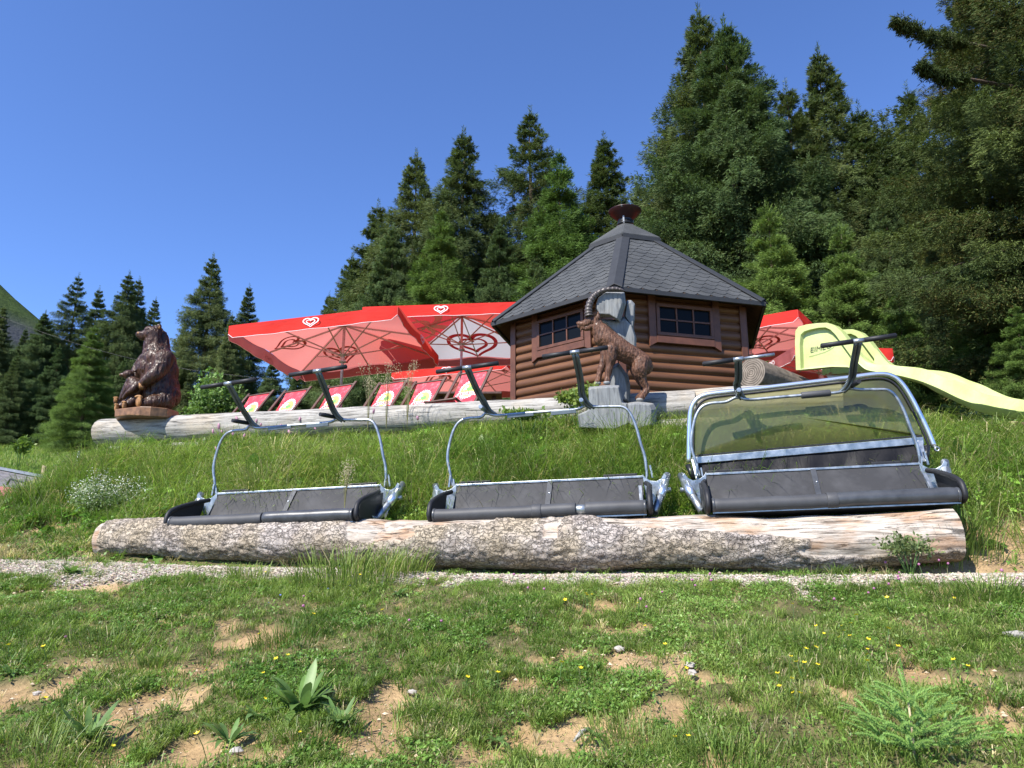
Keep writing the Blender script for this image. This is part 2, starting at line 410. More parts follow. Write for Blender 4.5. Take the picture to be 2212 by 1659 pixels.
PATCH = []   # bare soil patches: centre and radii on the ground
for u, v, ru, rv in ((800, 1530, 90, 55), (380, 1510, 75, 35), (690, 1640, 90, 22), (1330, 1435, 110, 30), (1230, 1590, 190, 30), (1000, 1640, 90, 30),
                     (90, 1490, 90, 22), (470, 1625, 60, 28), (1290, 1370, 60, 14), (1480, 1450, 50, 14), (1780, 1500, 45, 14), (200, 1270, 90, 14),
                     (40, 1310, 60, 12), (560, 1360, 50, 12), (905, 1500, 50, 20), (1100, 1510, 60, 16), (1500, 1650, 60, 16), (300, 1590, 40, 12), (2020, 1470, 40, 10), (1180, 1440, 40, 10)):
    c = ground_at(u, v); e = ground_at(u+ru, v); f = ground_at(u, v-rv)
    PATCH.append((c.x, c.y, abs(e.x-c.x), max(.1, abs(f.y-c.y))))
def masks(x, y):
    """bare soil 0..1, gravel 0..1"""
    n = fbm2(x*.8, y*1.5, 1.6, 21, 4); n2 = fbm2(x, y, 6, 22, 4)
    b = np.zeros(np.shape(x))
    wx = x+(fbm2(x, y, 2.1, 24, 4)-.5)*.9; wy = y+(fbm2(x, y, 2.6, 25, 4)-.5)*.55
    for cx, cy, rx, ry in PATCH:
        d = np.sqrt(((wx-cx)/rx)**2+((wy-cy)/ry)**2); b = np.maximum(b, 1.72-d)
    b = b-.05+(n2-.5)*1.5+(fbm2(x, y, 18, 23, 3)-.5)*1.1+np.maximum(0, n-.53)*2.8*(y < path_y(x)-.3)
    # dirt track at the right end, scree at the left end of the bank
    b = np.maximum(b, (1.7-np.sqrt(((x-5.3)/1.7)**2+((y-6.05)/.9)**2)+(n2-.5)*.9))
    b = np.maximum(b, 1.1-np.sqrt(((x-5.6)/.7)**2+((y-7.3)/.35)**2)+(n2-.5)*1.2)
    b = np.maximum(b, 1.05-np.sqrt(((x+5.6)/1.2)**2+((y-8.7)/.28)**2)+(n2-.5)*1.4)
    dp = np.abs(y-(path_y(x)-.07+.03*np.sin(x*2))); wdt = np.interp(x, [-7, -4, 0, 3, 7], [.42, .32, .24, .27, .34])
    gr = sstep(wdt+.14, wdt-.10, dp+(n2-.5)*.55+(n-.5)*.5)
    gr = np.maximum(gr, sstep(.55, .72, 1.1-np.sqrt(((x+3.9)/1.1)**2+((y-6.75)/.3)**2)+(n2-.5)*1.2)*.8)
    gr = gr*np.where((x > 4), sstep(5.2, 4.2, x), 1)
    return np.clip(sstep(.35, .65, b), 0, 1), np.clip(gr, 0, 1)

xs = np.concatenate([np.linspace(-500, -60, 12), np.linspace(-55, -11, 45), np.arange(-10, 10.01, .045), np.linspace(11, 55, 45), np.linspace(60, 500, 12)])
ys = np.concatenate([np.linspace(-60, -2, 12), np.arange(-1, 2.2, .25), np.arange(2.4, 12.6, .045), np.arange(12.8, 24, .3), np.arange(24.5, 90, 1.5), np.linspace(95, 900, 25)])
X, Y = np.meshgrid(xs, ys); Z = terr(X, Y)
bs, gr = masks(X, Y)
Z = Z-bs*.035*(Y < 12)+(fbm2(X, Y, 14, 40, 3)-.5)*.045*bs
n = fbm2(X, Y, 2.2, 5, 4)[..., None]; nn = fbm2(X, Y, 11, 6, 3)[..., None]
soil = np.array((.33, .215, .105))*(1-n)+np.array((.50, .355, .195))*n
grav = np.array((.34, .285, .22))*(1-nn)+np.array((.48, .42, .34))*nn
green = np.array((.06, .075, .022))*(1-nn)+np.array((.20, .165, .08))*nn
far = sstep(12, 22, Y)[..., None]
green = green*(1-far)+(np.array((.085, .135, .022))*(1-n)+np.array((.16, .20, .05))*n)*far
C = green*(1-bs[..., None])+soil*bs[..., None]; C = C*(1-gr[..., None])+grav*gr[..., None]
ny, nx = X.shape; idx = np.arange(ny*nx).reshape(ny, nx)
F = np.stack([idx[:-1, :-1].ravel(), idx[:-1, 1:].ravel(), idx[1:, 1:].ravel(), idx[1:, :-1].ravel()], 1)
tag(mesh_np('ground', np.stack([X.ravel(), Y.ravel(), Z.ravel()], 1), F, M['ground'], cols=C.reshape(-1, 3), smooth=True), kind='structure')

# ------------------------------------------------------------------ mountain far to the left
m = NM('mountain_grass', 1, 0, .1); a = m.attr('col'); m.col(m.mix(.6, a, m.ramp(m.noise(.02, 8, .7), [(.3, .5), (.7, 1.4)]), 'MULTIPLY')); m.bump(m.noise(.03, 8, .7), 1, 12)
gx, gy = np.meshgrid(np.linspace(-1, 1, 90), np.linspace(-1, 1, 60))
mx_ = -1250+gx*900; my_ = 1150+gy*600
rid = np.maximum(0, 1-np.abs(gx+.25*gy)*1.0)*np.maximum(0, 1-np.abs(gy)**1.6)
mz_ = rid*815+(fbm2(mx_, my_, .006, 61, 6)-.5)*70*(rid > .02)+(fbm2(mx_, my_, .03, 71, 4)-.5)*16-30
rock = sstep(.42, .55, fbm2(mx_, my_, .012, 66, 5))[..., None]*sstep(345, 300, mz_)[..., None]
sunny = sstep(.45, .55, fbm2(mx_, my_, .004, 68, 3)+(mx_+900)*.0012)[..., None]  # sunlit patch of the slope, painted into the colour
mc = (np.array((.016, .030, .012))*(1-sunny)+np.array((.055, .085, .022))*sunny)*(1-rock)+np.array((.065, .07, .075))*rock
ny, nx = gx.shape; idx = np.arange(ny*nx).reshape(ny, nx)
F = np.stack([idx[:-1, :-1].ravel(), idx[:-1, 1:].ravel(), idx[1:, 1:].ravel(), idx[1:, :-1].ravel()], 1)
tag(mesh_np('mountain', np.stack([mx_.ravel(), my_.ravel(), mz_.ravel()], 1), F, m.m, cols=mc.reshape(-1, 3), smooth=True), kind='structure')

# ------------------------------------------------------------------ trees
def spruce_mesh(seed, H, Rr, nb, nk, kl, kw, young=False, brown=.0, cl=7, cs=.035):
    """kites of needles laid along drooping fronds; returns mesh arrays"""
    r = np.random.default_rng(seed)
    u = r.random(nb); hb = 1-(1-u)**1.18
    hb = .05+.935*hb; hb = np.sort(hb)
    # branches sit in loose whorls
    hb = hb+(np.round(hb*H*1.9)/(H*1.9)-hb)*.5
    prof = np.clip(1-hb, 0.003, 1)**np.interp(hb, [.6, 1], [.88, 1.05])*(.86+.06*np.sin(hb*23+seed)+.18*r.random(nb))
    L = Rr*prof*r.choice([1, 1.05, .95, .85, 1.12, .6], nb)*np.where(hb < .12, .8, 1)+.10
    az = r.random(nb)*2*math.pi+seed
    lob = 1+.16*np.sin(az*3+seed)+.12*np.sin(az*5+hb*9); L = L*lob
    e0 = np.interp(hb, [0, .4, .8, 1], [-.18, -.02, .25, .75])+r.normal(0, .07, nb)
    dr = np.interp(hb, [0, .5, 1], [.42, .28, .0])
    pb = (L**1.12); pb /= pb.sum()
    ncl = nk//cl; ci = np.repeat(np.arange(ncl), cl); ci = np.concatenate([ci, r.integers(0, ncl, nk-len(ci))])
    bi = r.choice(nb, ncl, p=pb)[ci]
    s = (.14+.86*r.random(ncl)**.68)[ci]; t = (r.random(ncl)*2-1)[ci]
    l = L[bi]; wf = l*.31*np.clip(1.06-s, .03, 1)**.7*np.minimum(1, s*4)+.05
    off = t*wf
    # secondary twigs: snap s to comb positions so the frond reads as side shoots
    step = .17/np.maximum(l, .3); s0 = (s/step).round()*step; s = s0+(s-s0)*.35
    ss = s+np.abs(off)/l*.55
    hx = l*ss; hz = l*(np.tan(e0[bi])*ss-dr[bi]*ss**2+dr[bi]*.62*ss**4)
    hz = hz-np.abs(off)*.22-(r.random(ncl)**2)[ci]*.22*np.minimum(l, 2.2)*(.5 if young else 1.)
    ca, sa = np.cos(az[bi]), np.sin(az[bi])
    px = hx*ca-off*sa; py = hx*sa+off*ca; pz = hb[bi]*H+hz
    sg = np.sign(off)
    dx = .75+r.normal(0, .35, nk); dy = sg*.6+r.normal(0, .35, nk); dz = -.3+r.normal(0, .32, nk)+np.interp(hb[bi], [.7, 1], [0, .7])
    if young: dz = dz+.2
    D = np.stack([dx*ca-dy*sa, dx*sa+dy*ca, dz], 1); D /= np.linalg.norm(D, axis=1)[:, None]
    P = np.stack([px, py, pz], 1)+r.normal(0, 1, (nk, 3))*cs*np.minimum(1, l*.6+.3)[:, None]
    # leader shoot on top
    k = max(40, nk//1500); zt = 1.035-r.random(k)**.7*.10; aa = r.random(k)*6.28
    P[:k] = np.stack([np.cos(aa)*.03*(1.04-zt)*20, np.sin(aa)*.03*(1.04-zt)*20, zt*H*1.0], 1); D[:k] = np.stack([np.cos(aa)*.75, np.sin(aa)*.75, np.full(k, .75)], 1); bi[:k] = nb-1
    ln = kl*(.6+.8*r.random(nk)); wd = kw*(.7+.6*r.random(nk))
    N = r.normal(0, .5, (nk, 3))+np.array((0, 0, 1.0))+np.stack([ca, sa, 0*ca], 1)*.7; S = np.cross(D, N); S /= np.linalg.norm(S, axis=1)[:, None]+1e-9
    S *= wd[:, None]*.5
    A = P; B = P+D*ln[:, None]
    Mx = P+D*(ln*.45)[:, None]+np.stack([0*ln, 0*ln, -.06*ln], 1)
    V = np.stack([A, Mx+S, B, Mx-S], 1).reshape(-1, 3)
    F = np.arange(nk*4).reshape(nk, 4)
    br = (r.random(nb)[bi]*.5+r.random(ncl)[ci]*.5); tip = sstep(.75, 1.05, ss)
    c0 = np.array((.050, .078, .036)); c1 = np.array((.155, .20, .075)); c2 = np.array((.13, .19, .05)); c3 = np.array((.12, .085, .035))
    col = c0+(c1-c0)*br[:, None]; f = (tip*(.25 if not young else .75)*r.random(nk))[:, None]; col = col*(1-f)+c2*f
    f = (brown*(r.random(nk) < .3)*sstep(.3, .7, r.random(nb)[bi]))[:, None]; col = col*(1-f)+c3*f
    col = col*(.85+.3*r.random(nk))[:, None]*(.78+.44*r.random(ncl)[ci])[:, None]
    if young: col = col*np.array((1.15, 1.3, .9))
    return V, F, np.repeat(col, 4, 0)
def trunk(H, r0, parent, nb=14):
    mb = MB(); n = 10
    mb.tube([(math.sin(i*.9)*.02*H/10, math.cos(i*1.3)*.02*H/10, -.4+(H*.97+.4)*i/n) for i in range(n+1)], [max(.012, r0*(1-i/n)**.8*(1.25 if i == 0 else 1)) for i in range(n+1)], 9)
    for i in range(nb):
        h = H*(.12+.75*i/nb); a = i*2.4; l = (1-h/H)*H*.13
        mb.tube([(0, 0, h), (math.cos(a)*l, math.sin(a)*l, h-l*.1), (math.cos(a)*l*2, math.sin(a)*l*2, h-l*.45)], [.035, .022, .008], 5)
    return mb.obj('trunk', M['trunk'], parent)
PROTO = {}
def proto(key, seed, H, Rr, nb, nk, kl, kw, **k):
    V, F, c = spruce_mesh(seed, H, Rr, nb, nk, kl, kw, **k)
    PROTO[key] = dict(V=V, F=F, c=c*(np.array((.92, 1.02, 1.06)) if key == 'broad' else 1), H=H, R=Rr)
proto('tall', 11, 15, 4.3, 780, 560000, .125, .022, brown=.4)
proto('slim', 23, 15, 3.3, 680, 420000, .12, .021, brown=.4)
proto('broad', 31, 15, 5.0, 560, 720000, .125, .024, brown=.3)
proto('open', 47, 15, 4.2, 420, 330000, .13, .023, brown=.6)
proto('young', 53, 8, 2.4, 480, 320000, .08, .016, young=True, cs=.05)
proto('near', 61, 19, 4.8, 430, 950000, .09, .019, brown=.7, cl=14, cs=.035)
FIRST = {}
def spruce(key, u, v, Yd, label, group, lean=0, base=None, H=None, wide=1., rot=None):
    """stands where its top shows at (u, v) at distance Yd"""
    top = at(u, v, Yd); gz = float(terr(np.array([top.x]), np.array([Yd]))[0]) if base is None else base
    h = (top.z-gz)/1.03; p = PROTO[key]; sc = h/p['H']
    if key not in FIRST:
        t = thing('spruce_tree', label, 'tree', group=group)
        mesh_np('crown', p['V'], p['F'], M['needles'], t, cols=p['c']); trunk(p['H'], p['H']*.016, t); FIRST[key] = t
    else:
        t = copy_tree(FIRST[key]); t['label'] = label
        if group: t['group'] = group
    t.location = (top.x, Yd, gz-.1); t.scale = (sc*wide, sc*wide, sc*1.005); t.rotation_euler = (R_(lean), 0, rot if rot is not None else random.random()*6.28)
    return t
GL = 'spruces at the left edge of the meadow'; GM = 'spruces behind the red parasols'; GR = 'tall spruces to the right of the hut'
for a in (('slim', 10, 655, 40, 'spruce cut by the left picture edge, in front of the mountain', GL, 0),
          ('slim', 58, 705, 46, 'low dark spruce second from the left picture edge, below the mountain slope', GL, 0),
          ('broad', 100, 668, 40, 'wide dark spruce right beside the mountain foot', GL, 0),
          ('open', 172, 588, 42, 'open crowned spruce with upswept branches, leftmost tall tree of the meadow edge', GL, 0),
          ('slim', 216, 617, 46, 'narrow pointed spruce just right of the open crowned one', GL, 0),
          ('tall', 281, 584, 40, 'dark spruce, left one of the twin tops above the bear carving', GL, 0),
          ('slim', 303, 596, 41, 'slimmer right one of the twin topped spruces left of the bear head', GL, 0),
          ('young', 205, 700, 31, 'bright green spruce with visible trunk at the front of the meadow edge', GL, 0),
          ('slim', 338, 640, 52, 'small thin far spruce in the gap above the bear carving', GL, 0),
          ('broad', 130, 742, 34, 'dark spruce low in the shade at the left meadow edge', GL, 0),
          ('tall', 40, 760, 33, 'low dark spruce at the left end of the meadow fence', GL, 0),
          ('broad', 270, 770, 34, 'low dark spruce directly behind the bear carving', GL, 0),
          ('tall', 462, 546, 38, 'tall full spruce standing alone between bear and left parasol', GL, 0),
          ('slim', 402, 690, 40, 'short dark spruce on the left flank of the lone tall spruce', GL, 0),
          ('slim', 540, 611, 38, 'narrow spruce right of the lone tall spruce, above the left parasol corner', GL, 0),
          ('slim', 503, 672, 36, 'short spruce squeezed between the lone tall spruce and its narrow neighbour', GL, 0),
          ('broad', 590, 770, 30, 'low wide spruce under the left parasol corner', GL, 0),
          ('broad', 640, 800, 28, 'low dark spruce behind the leftmost deck chairs', GL, 0)):
    spruce(a[0], a[1], a[2], a[3], a[4], a[5], wide=1.05)
for a in (('slim', 712, 628, 34, 'short leftmost spruce of the row behind the parasols', 1.2),
          ('slim', 818, 433, 34, 'thin topped spruce at the left shoulder of the row behind the parasols', 1.3),
          ('tall', 762, 545, 33, 'sloping spruce below the thin topped one', 1.2),
          ('tall', 900, 322, 32, 'tall spruce third from the left in the row behind the parasols', 1.05),
          ('tall', 1002, 274, 31, 'tall pointed spruce, left of the highest one behind the parasols', 1.1),
          ('open', 1145, 229, 33, 'highest and most open spruce behind the parasols', 1.15),
          ('young', 1207, 325, 27, 'fresh green spruce right below the highest one', .95),
          ('slim', 1305, 288, 30, 'spruce with a narrow light top just left of the hut chimney', 1.35),
          ('slim', 1382, 392, 34, 'short far spruce seen right beside the hut chimney', 1.2),
          ('broad', 850, 480, 29, 'wide lower spruce in the front of the row, left part', .9),
          ('young', 955, 450, 27, 'lighter green spruce in front of the tall pointed one', 1.0),
          ('broad', 1080, 470, 28, 'wide lower spruce in the middle behind the parasols', .9),
          ('tall', 1245, 440, 28, 'dense lower spruce left of the hut roof', 1.1),
          ('broad', 1160, 540, 26, 'low bushy spruce above the right parasol', .9),
          ('broad', 1340, 500, 30, 'dark spruce directly behind the hut chimney', .9)):
    spruce(a[0], a[1], a[2], a[3], a[4], GM, wide=a[5])
for a in (('tall', 1507, 12, 27, 'tallest spruce of the picture, dark top at its left shoulder', 1.0),
          ('broad', 1562, 38, 24.5, 'huge blue green spruce with a double top, beside the hut roof', .98),
          ('slim', 1443, 255, 29, 'dark narrow spruce leaning on the left flank of the tallest', 1.15),
          ('slim', 1695, 172, 25, 'spruce top rising from the right shoulder of the huge blue green one', 1.1),
          ('tall', 1765, 98, 27, 'brownish pointed spruce in the middle of the right group', 1.0),
          ('slim', 1852, 222, 26, 'cone laden spruce right of the brownish pointed one', 1.1),
          ('slim', 1955, 178, 26, 'thin bluish spruce top in the gap before the big right tree', 1.1),
          ('slim', 1915, 262, 26, 'small brown spruce shoulder left of the thin bluish top', 1.2),
          ('broad', 2020, 330, 24, 'dark spruce behind the thin bluish one', .9),
          ('young', 1655, 430, 20.5, 'fresh green spruce low behind the hut roof', 1.0),
          ('young', 1812, 470, 19.5, 'young light spruce with visible stem behind the slide', .9),
          ('broad', 1745, 330, 23, 'dense mid height spruce above the right hut eave', .8),
          ('broad', 1905, 400, 21.5, 'bushy spruce behind the top of the slide', .8),
          ('broad', 2010, 520, 18.5, 'low bushy spruce above the middle of the slide', .8),
          ('young', 2105, 560, 17, 'low fresh spruce above the right end of the slide', 1.1),
          ('young', 1935, 610, 18.5, 'small bright spruce directly above the slide hood', 1.1),
          ('young', 1715, 585, 20, 'small spruce at the right hut eave', 1.2),
          ('broad', 1600, 400, 26, 'mid height spruce filling behind the right roof slope', .8),
          ('young', 2190, 650, 14.5, 'small spruce overhanging the lower end of the slide', 1.1)):
    spruce(a[0], a[1], a[2], a[3], a[4], GR, wide=a[5])
# the big spruce cut by the right picture edge
bt = thing('spruce_tree', 'very large near spruce with long hanging branches, cut by the right picture edge', 'tree')
p = PROTO['near']; mesh_np('crown', p['V'], p['F'], M['needles'], bt, cols=p['c']*np.array((1.15, 1.05, .95))); trunk(19, .3, bt)
bt.location = (13.9, 16.5, 1.3); bt.scale = (1.12, 1.12, 1.12); bt.rotation_euler = (0, 0, 2.1)
bt2 = copy_tree(bt); bt2['label'] = 'near spruce behind the largest one, filling the right picture edge lower down'; bt2.location = (15.2, 20.5, 1.6); bt2.scale = (.95,)*3; bt2.rotation_euler = (0, 0, 4.4)

pp = PROTO['near']; a0 = at(2075, 95, 15.6); a1 = at(1925, 55, 14.6)
rl = np.random.default_rng(77); nl_ = 6000; cl_ = rl.random(nl_//14)**.8; tt = np.repeat(cl_, 14); nl_ = len(tt)
for (A_, B_, hang, nm_) in ((at(2090, 92, 15.8), at(1930, 52, 14.8), .55, 1), (at(2090, 170, 15.8), at(1985, 150, 15.2), .4, 2)):
    A_ = np.array(A_); B_ = np.array(B_); L_ = np.linalg.norm(B_-A_); ci = np.repeat(np.arange(len(cl_)), 14)
    hg = (rl.random(len(cl_))**1.3*hang*.62*(.25+.75*np.abs(np.sin(cl_*17))*np.sin(np.pi*np.clip(cl_, 0, 1))))[ci]; sd_ = (rl.normal(0, .09, len(cl_)))[ci]
    P = A_+(B_-A_)*tt[:, None]+np.stack([0*tt, sd_, -hg+.12*tt**3], 1)+rl.normal(0, .028, (nl_, 3))
    D = rl.normal(0, .6, (nl_, 3))+np.array((-.4, 0, -.5)); D /= np.linalg.norm(D, axis=1)[:, None]; S_ = np.cross(D, rl.normal(0, 1, (nl_, 3))); S_ /= np.linalg.norm(S_, axis=1)[:, None]; ln = .11*(.6+.8*rl.random(nl_))[:, None]
    V = np.stack([P, P+D*ln*.5+S_*.012, P+D*ln, P+D*ln*.5-S_*.012], 1).reshape(-1, 3)-np.array(bt.location)
    cc = np.array((.055, .075, .025))*(.6+.8*rl.random((nl_, 1)))
    lo = mesh_np('limb', V, np.arange(nl_*4).reshape(-1, 4), M['needles'], bt, cols=np.repeat(cc, 4, 0)); lo.matrix_parent_inverse = Matrix.LocRotScale(None, bt.rotation_euler, bt.scale).inverted()
    mb = MB(); mb.tube([Vector(A_-(B_-A_)*1.2)-bt.location, Vector(A_)-bt.location, Vector(B_)-bt.location], [.06, .035, .01], 6); wo = mb.obj('limb_wood', M['trunk'], lo)

mb = MB(); ca_ = at(-40, 668, 26); cb_ = at(640, 824, 24); mb.tube([ca_.lerp(cb_, t)-Vector((0, 0, .9*math.sin(math.pi*t)*.6)) for t in np.linspace(0, 1, 14)], .006, 5)
tag(mb.obj('overhead_cable', M['black_metal']), 'thin dark overhead cable sloping down in front of the left spruces', 'cable')
# leafy bush behind the bear
def leafy_crown(seed, c, rad, nk, size, cols):
    r = np.random.default_rng(seed); nl = 26
    cen = r.normal(0, 1, (nl, 3)); cen /= np.linalg.norm(cen, axis=1)[:, None]; cen *= (r.random((nl, 1))**.5)*.75; cen[:, 2] = np.abs(cen[:, 2])*1.1-.1
    lr = .22+.22*r.random(nl); li = r.integers(0, nl, nk)
    q = r.normal(0, 1, (nk, 3)); q /= np.linalg.norm(q, axis=1)[:, None]; q *= (.35+.65*r.random((nk, 1)))*lr[li][:, None]
    P = (cen[li]+q)*np.array(rad)+np.array(c)
    D = r.normal(0, 1, (nk, 3)); D /= np.linalg.norm(D, axis=1)[:, None]; N = r.normal(0, 1, (nk, 3)); S = np.cross(D, N); S /= np.linalg.norm(S, axis=1)[:, None]
    sz = size*(.6+.8*r.random(nk)); A = P; B = P+D*sz[:, None]; m_ = P+D*sz[:, None]*.5; S = S*sz[:, None]*.3
    V = np.stack([A, m_+S, B, m_-S], 1).reshape(-1, 3)
    col = np.array(cols[0])+(np.array(cols[1])-np.array(cols[0]))*r.random((nk, 1)); col *= (.7+.6*r.random(nl)[li])[:, None]
    return V, np.arange(nk*4).reshape(-1, 4), np.repeat(col, 4, 0)
def bush(name, label, cat, u, v, Yd, rad, nk, size, cols, seed):
    b = at(u, v, Yd); gz = float(terr(np.array([b.x]), np.array([Yd]))[0])
    t = thing(name, label, cat, (b.x, Yd, gz))
    V, F, c = leafy_crown(seed, (0, 0, rad[2]*.35), rad, nk, size, cols); mesh_np('foliage', V, F, M['leaf'], t, cols=c)
    mb = MB()
    for i in range(7):
        a = i*.9; mb.tube([(0, 0, -.2), (math.cos(a)*rad[0]*.2, math.sin(a)*rad[1]*.2, rad[2]*.4), (math.cos(a)*rad[0]*.5, math.sin(a)*rad[1]*.5, rad[2]*.9)], [.05, .03, .01], 5)
    mb.obj('stem', M['trunk'], t); return t
bush('willow_bush', 'light green leafy bush between the bear carving and the leftmost deck chair', 'bush', 478, 860, 19, (1.35, 1.2, 2.65), 34000, .1, ((.09, .17, .035), (.17, .27, .07)), 5)
bush('willow_bush', 'low leafy bush right behind the bear carving', 'bush', 418, 870, 17, (.75, .7, 1.9), 14000, .09, ((.07, .14, .03), (.14, .23, .06)), 6)

# ------------------------------------------------------------------ logs
def log_obj(name, label, P0, P1, rad, m, seed, group=None, barky=False, barefn=None, seg=110, step=.02, ragged=.02):
    """rad: list of radii along the log; local +X runs along it"""
    P0 = Vector(P0); P1 = Vector(P1); d = P1-P0; L = d.length; nx = int(L/step)+1
    t = np.linspace(0, 1, nx); a = np.linspace(0, 2*math.pi, seg, endpoint=False)
    T, A = np.meshgrid(t, a, indexing='ij'); r = np.interp(T, np.linspace(0, 1, len(rad)), rad)
    x = T*L; cx, sx = np.cos(A), np.sin(A); bend = barky*1.0
    p = np.stack([x.ravel()*.9, cx.ravel()*.45, sx.ravel()*.45], 1)
    lump = (fbm(p*1.7, seed, 3)-.5).reshape(x.shape)
    bare = barefn(T, A) if barefn is not None else np.zeros(x.shape)
    if barky:
        edge = (fbm(p*7, seed+4, 4)-.5).reshape(x.shape); edge2 = (fbm(p*2.6, seed+14, 3)-.5).reshape(x.shape); bare = sstep(.44, .50, bare+edge*.8+edge2*.9*(bare > .02)*(bare < .98))
        fine = (fbm(np.stack([x.ravel()*16, (cx*r).ravel()*34, (sx*r).ravel()*34], 1), seed+9, 4)-.5).reshape(x.shape)
        ridg = np.abs(fbm(np.stack([x.ravel()*9, (cx*r).ravel()*16, (sx*r).ravel()*16], 1), seed+19, 3)-.5).reshape(x.shape)
        grain = (fbm(np.stack([x.ravel()*2.5, (cx*r).ravel()*26, (sx*r).ravel()*26], 1), seed+29, 3)-.5).reshape(x.shape)
        big = (fbm(np.stack([x.ravel()*1.6, cx.ravel()*.6, sx.ravel()*.6], 1), seed+2, 2)-.5).reshape(x.shape)
        r = r*(1+lump*.34+big*.22)+(1-bare)*(fine*.034+.022-np.maximum(0, .06-ridg)*.16)+bare*grain*.014
    else:
        grain = (fbm(np.stack([x.ravel()*1.6, (cx*r).ravel()*30, (sx*r).ravel()*30], 1), seed+29, 4)-.5).reshape(x.shape)
        r = r*(1+lump*.16)+grain*.014
    V = np.stack([x.ravel(), (cx*r).ravel(), (sx*r).ravel()], 1)
    V[:, 2] += bend*(.022*np.sin(V[:, 0]*1.15+.6)+.012*np.sin(V[:, 0]*2.9)); V[:, 1] += bend*.025*np.sin(V[:, 0]*1.7+2)
    idx = np.arange(nx*seg).reshape(nx, seg); j2 = np.roll(idx, -1, 1)
    F = np.stack([idx[:-1].ravel(), idx[1:].ravel(), j2[1:].ravel(), j2[:-1].ravel()], 1)
    ang = math.atan2(d.y, d.x); el = math.asin(d.z/L)
    root = thing(name, label, 'log', P0, (0, -el, ang), group)
    c = np.repeat(bare.reshape(-1, 1), 3, 1)
    mesh_np('log_surface', V, F, m, root, cols=c, smooth=True)
    # cut ends, slightly domed discs
    for e in (0, nx-1):
        mb = MB(); ring = [tuple(V[idx[e, k]]) for k in range(seg)]; x0 = 0 if e == 0 else L; ring0 = ring; s = -1 if e == 0 else 1
        mid = [((x0+s*.012), y*.6, z*.6) for (_, y, z) in ring]; f = []
        mb.add(ring+mid+[(x0+s*.015, 0, 0)], [(k, (k+1) % seg, seg+(k+1) % seg, seg+k) for k in range(seg)]+[(seg+k, seg+(k+1) % seg, 2*seg) for k in range(seg)], False)
        mb.obj('cut_end', M['log_end'], root)
    return root
def bare_front(T, A):
    # bark is gone on the upper side at the right end and in patches
    up = np.sin(A); frontal = -np.cos(A)
    b = sstep(.60, .70, T)*sstep(.15, .55, up+(T-.78)*2.2)
    b = np.maximum(b, sstep(.83, .90, T)*sstep(-.75, -.3, up))
    b = np.maximum(b, sstep(.06, .035, np.abs(T-.345))*sstep(.05, .35, up))
    b = np.maximum(b, sstep(.05, .03, np.abs(T-.48))*sstep(.55, .75, up))
    b = np.maximum(b, sstep(.012, .006, np.abs(T-.60))*sstep(.2, .3, np.abs(up-.5) < .3)*.9)
    return b
M['brown_log'] = simple('brown_log', (.17, .13, .095), .9, var=.5, vs=9, bscale=40, bstr=.8, bd=.01)
def bare_left(T, A):
    up = np.sin(A); b = sstep(.80, .88, T)*sstep(.0, .3, up+.1)
    return np.maximum(b, sstep(.03, .012, T))
def bare_right(T, A):
    b = bare_front(.395+.605*T, A)*sstep(.02, .05, T); up = np.sin(A)
    b = np.maximum(b, sstep(.11, .05, T)*sstep(-.1, .25, up)); b = np.maximum(b, sstep(.05, .03, np.abs(T-.19))*sstep(.7, .85, up))
    return b
log_obj('bark_log', 'thinner left one of the two barked logs below the chairlift seats, beside the gravel path',
        (-4.42, 7.93, .03), (-1.0, 7.20, .035), [.175, .185, .20, .195, .205, .21, .19], M['bark'], 3, barky=True, barefn=bare_left)
log_obj('bark_log', 'thicker right barked log below the chairlift seats, peeled pale at its right end',
        (-1.32, 7.23, -.025), (3.74, 6.24, .050), [.205, .225, .23, .222, .232, .222, .228, .22, .232, .222, .215], M['bark'], 5, barky=True, barefn=bare_right)
log_obj('weathered_log', 'long pale grey weathered log on top of the bank, carrying the bear carving',
        (-6.72, 11.68, 1.775), (2.45, 9.45, 1.80), [.215, .225, .22, .21, .21, .20, .20, .205], M['gray_log'], 8)
log_obj('weathered_log', 'pale grey log continuing behind the ibex carving towards the covered chairlift seat',
        (1.62, 9.75, 1.83), (4.2, 9.02, 1.83), [.19, .20, .2], M['gray_log'], 18)
log_obj('buried_log', 'half buried lower log showing at the left under the grey weathered log',
        (-6.35, 11.35, 1.40), (-3.2, 10.6, 1.40), [.10, .13, .13, .1], M['gray_log'], 28)
log_obj('buried_log', 'short broken log end in the grass right of the grey carved rocks',
        (1.75, 9.3, 1.44), (3.2, 8.9, 1.42), [.13, .14, .12], M['gray_log'], 38)
e0 = at(1672, 803, 10.9); e1 = at(1800, 815, 11.9)
log_obj('short_log', 'short thick brown log with its cut end facing the viewer, beside the slide', (e0.x-.35, 10.9, e0.z-.02), (e1.x, 12.2, e0.z-.22), [.245, .24, .23], M['brown_log'], 48)

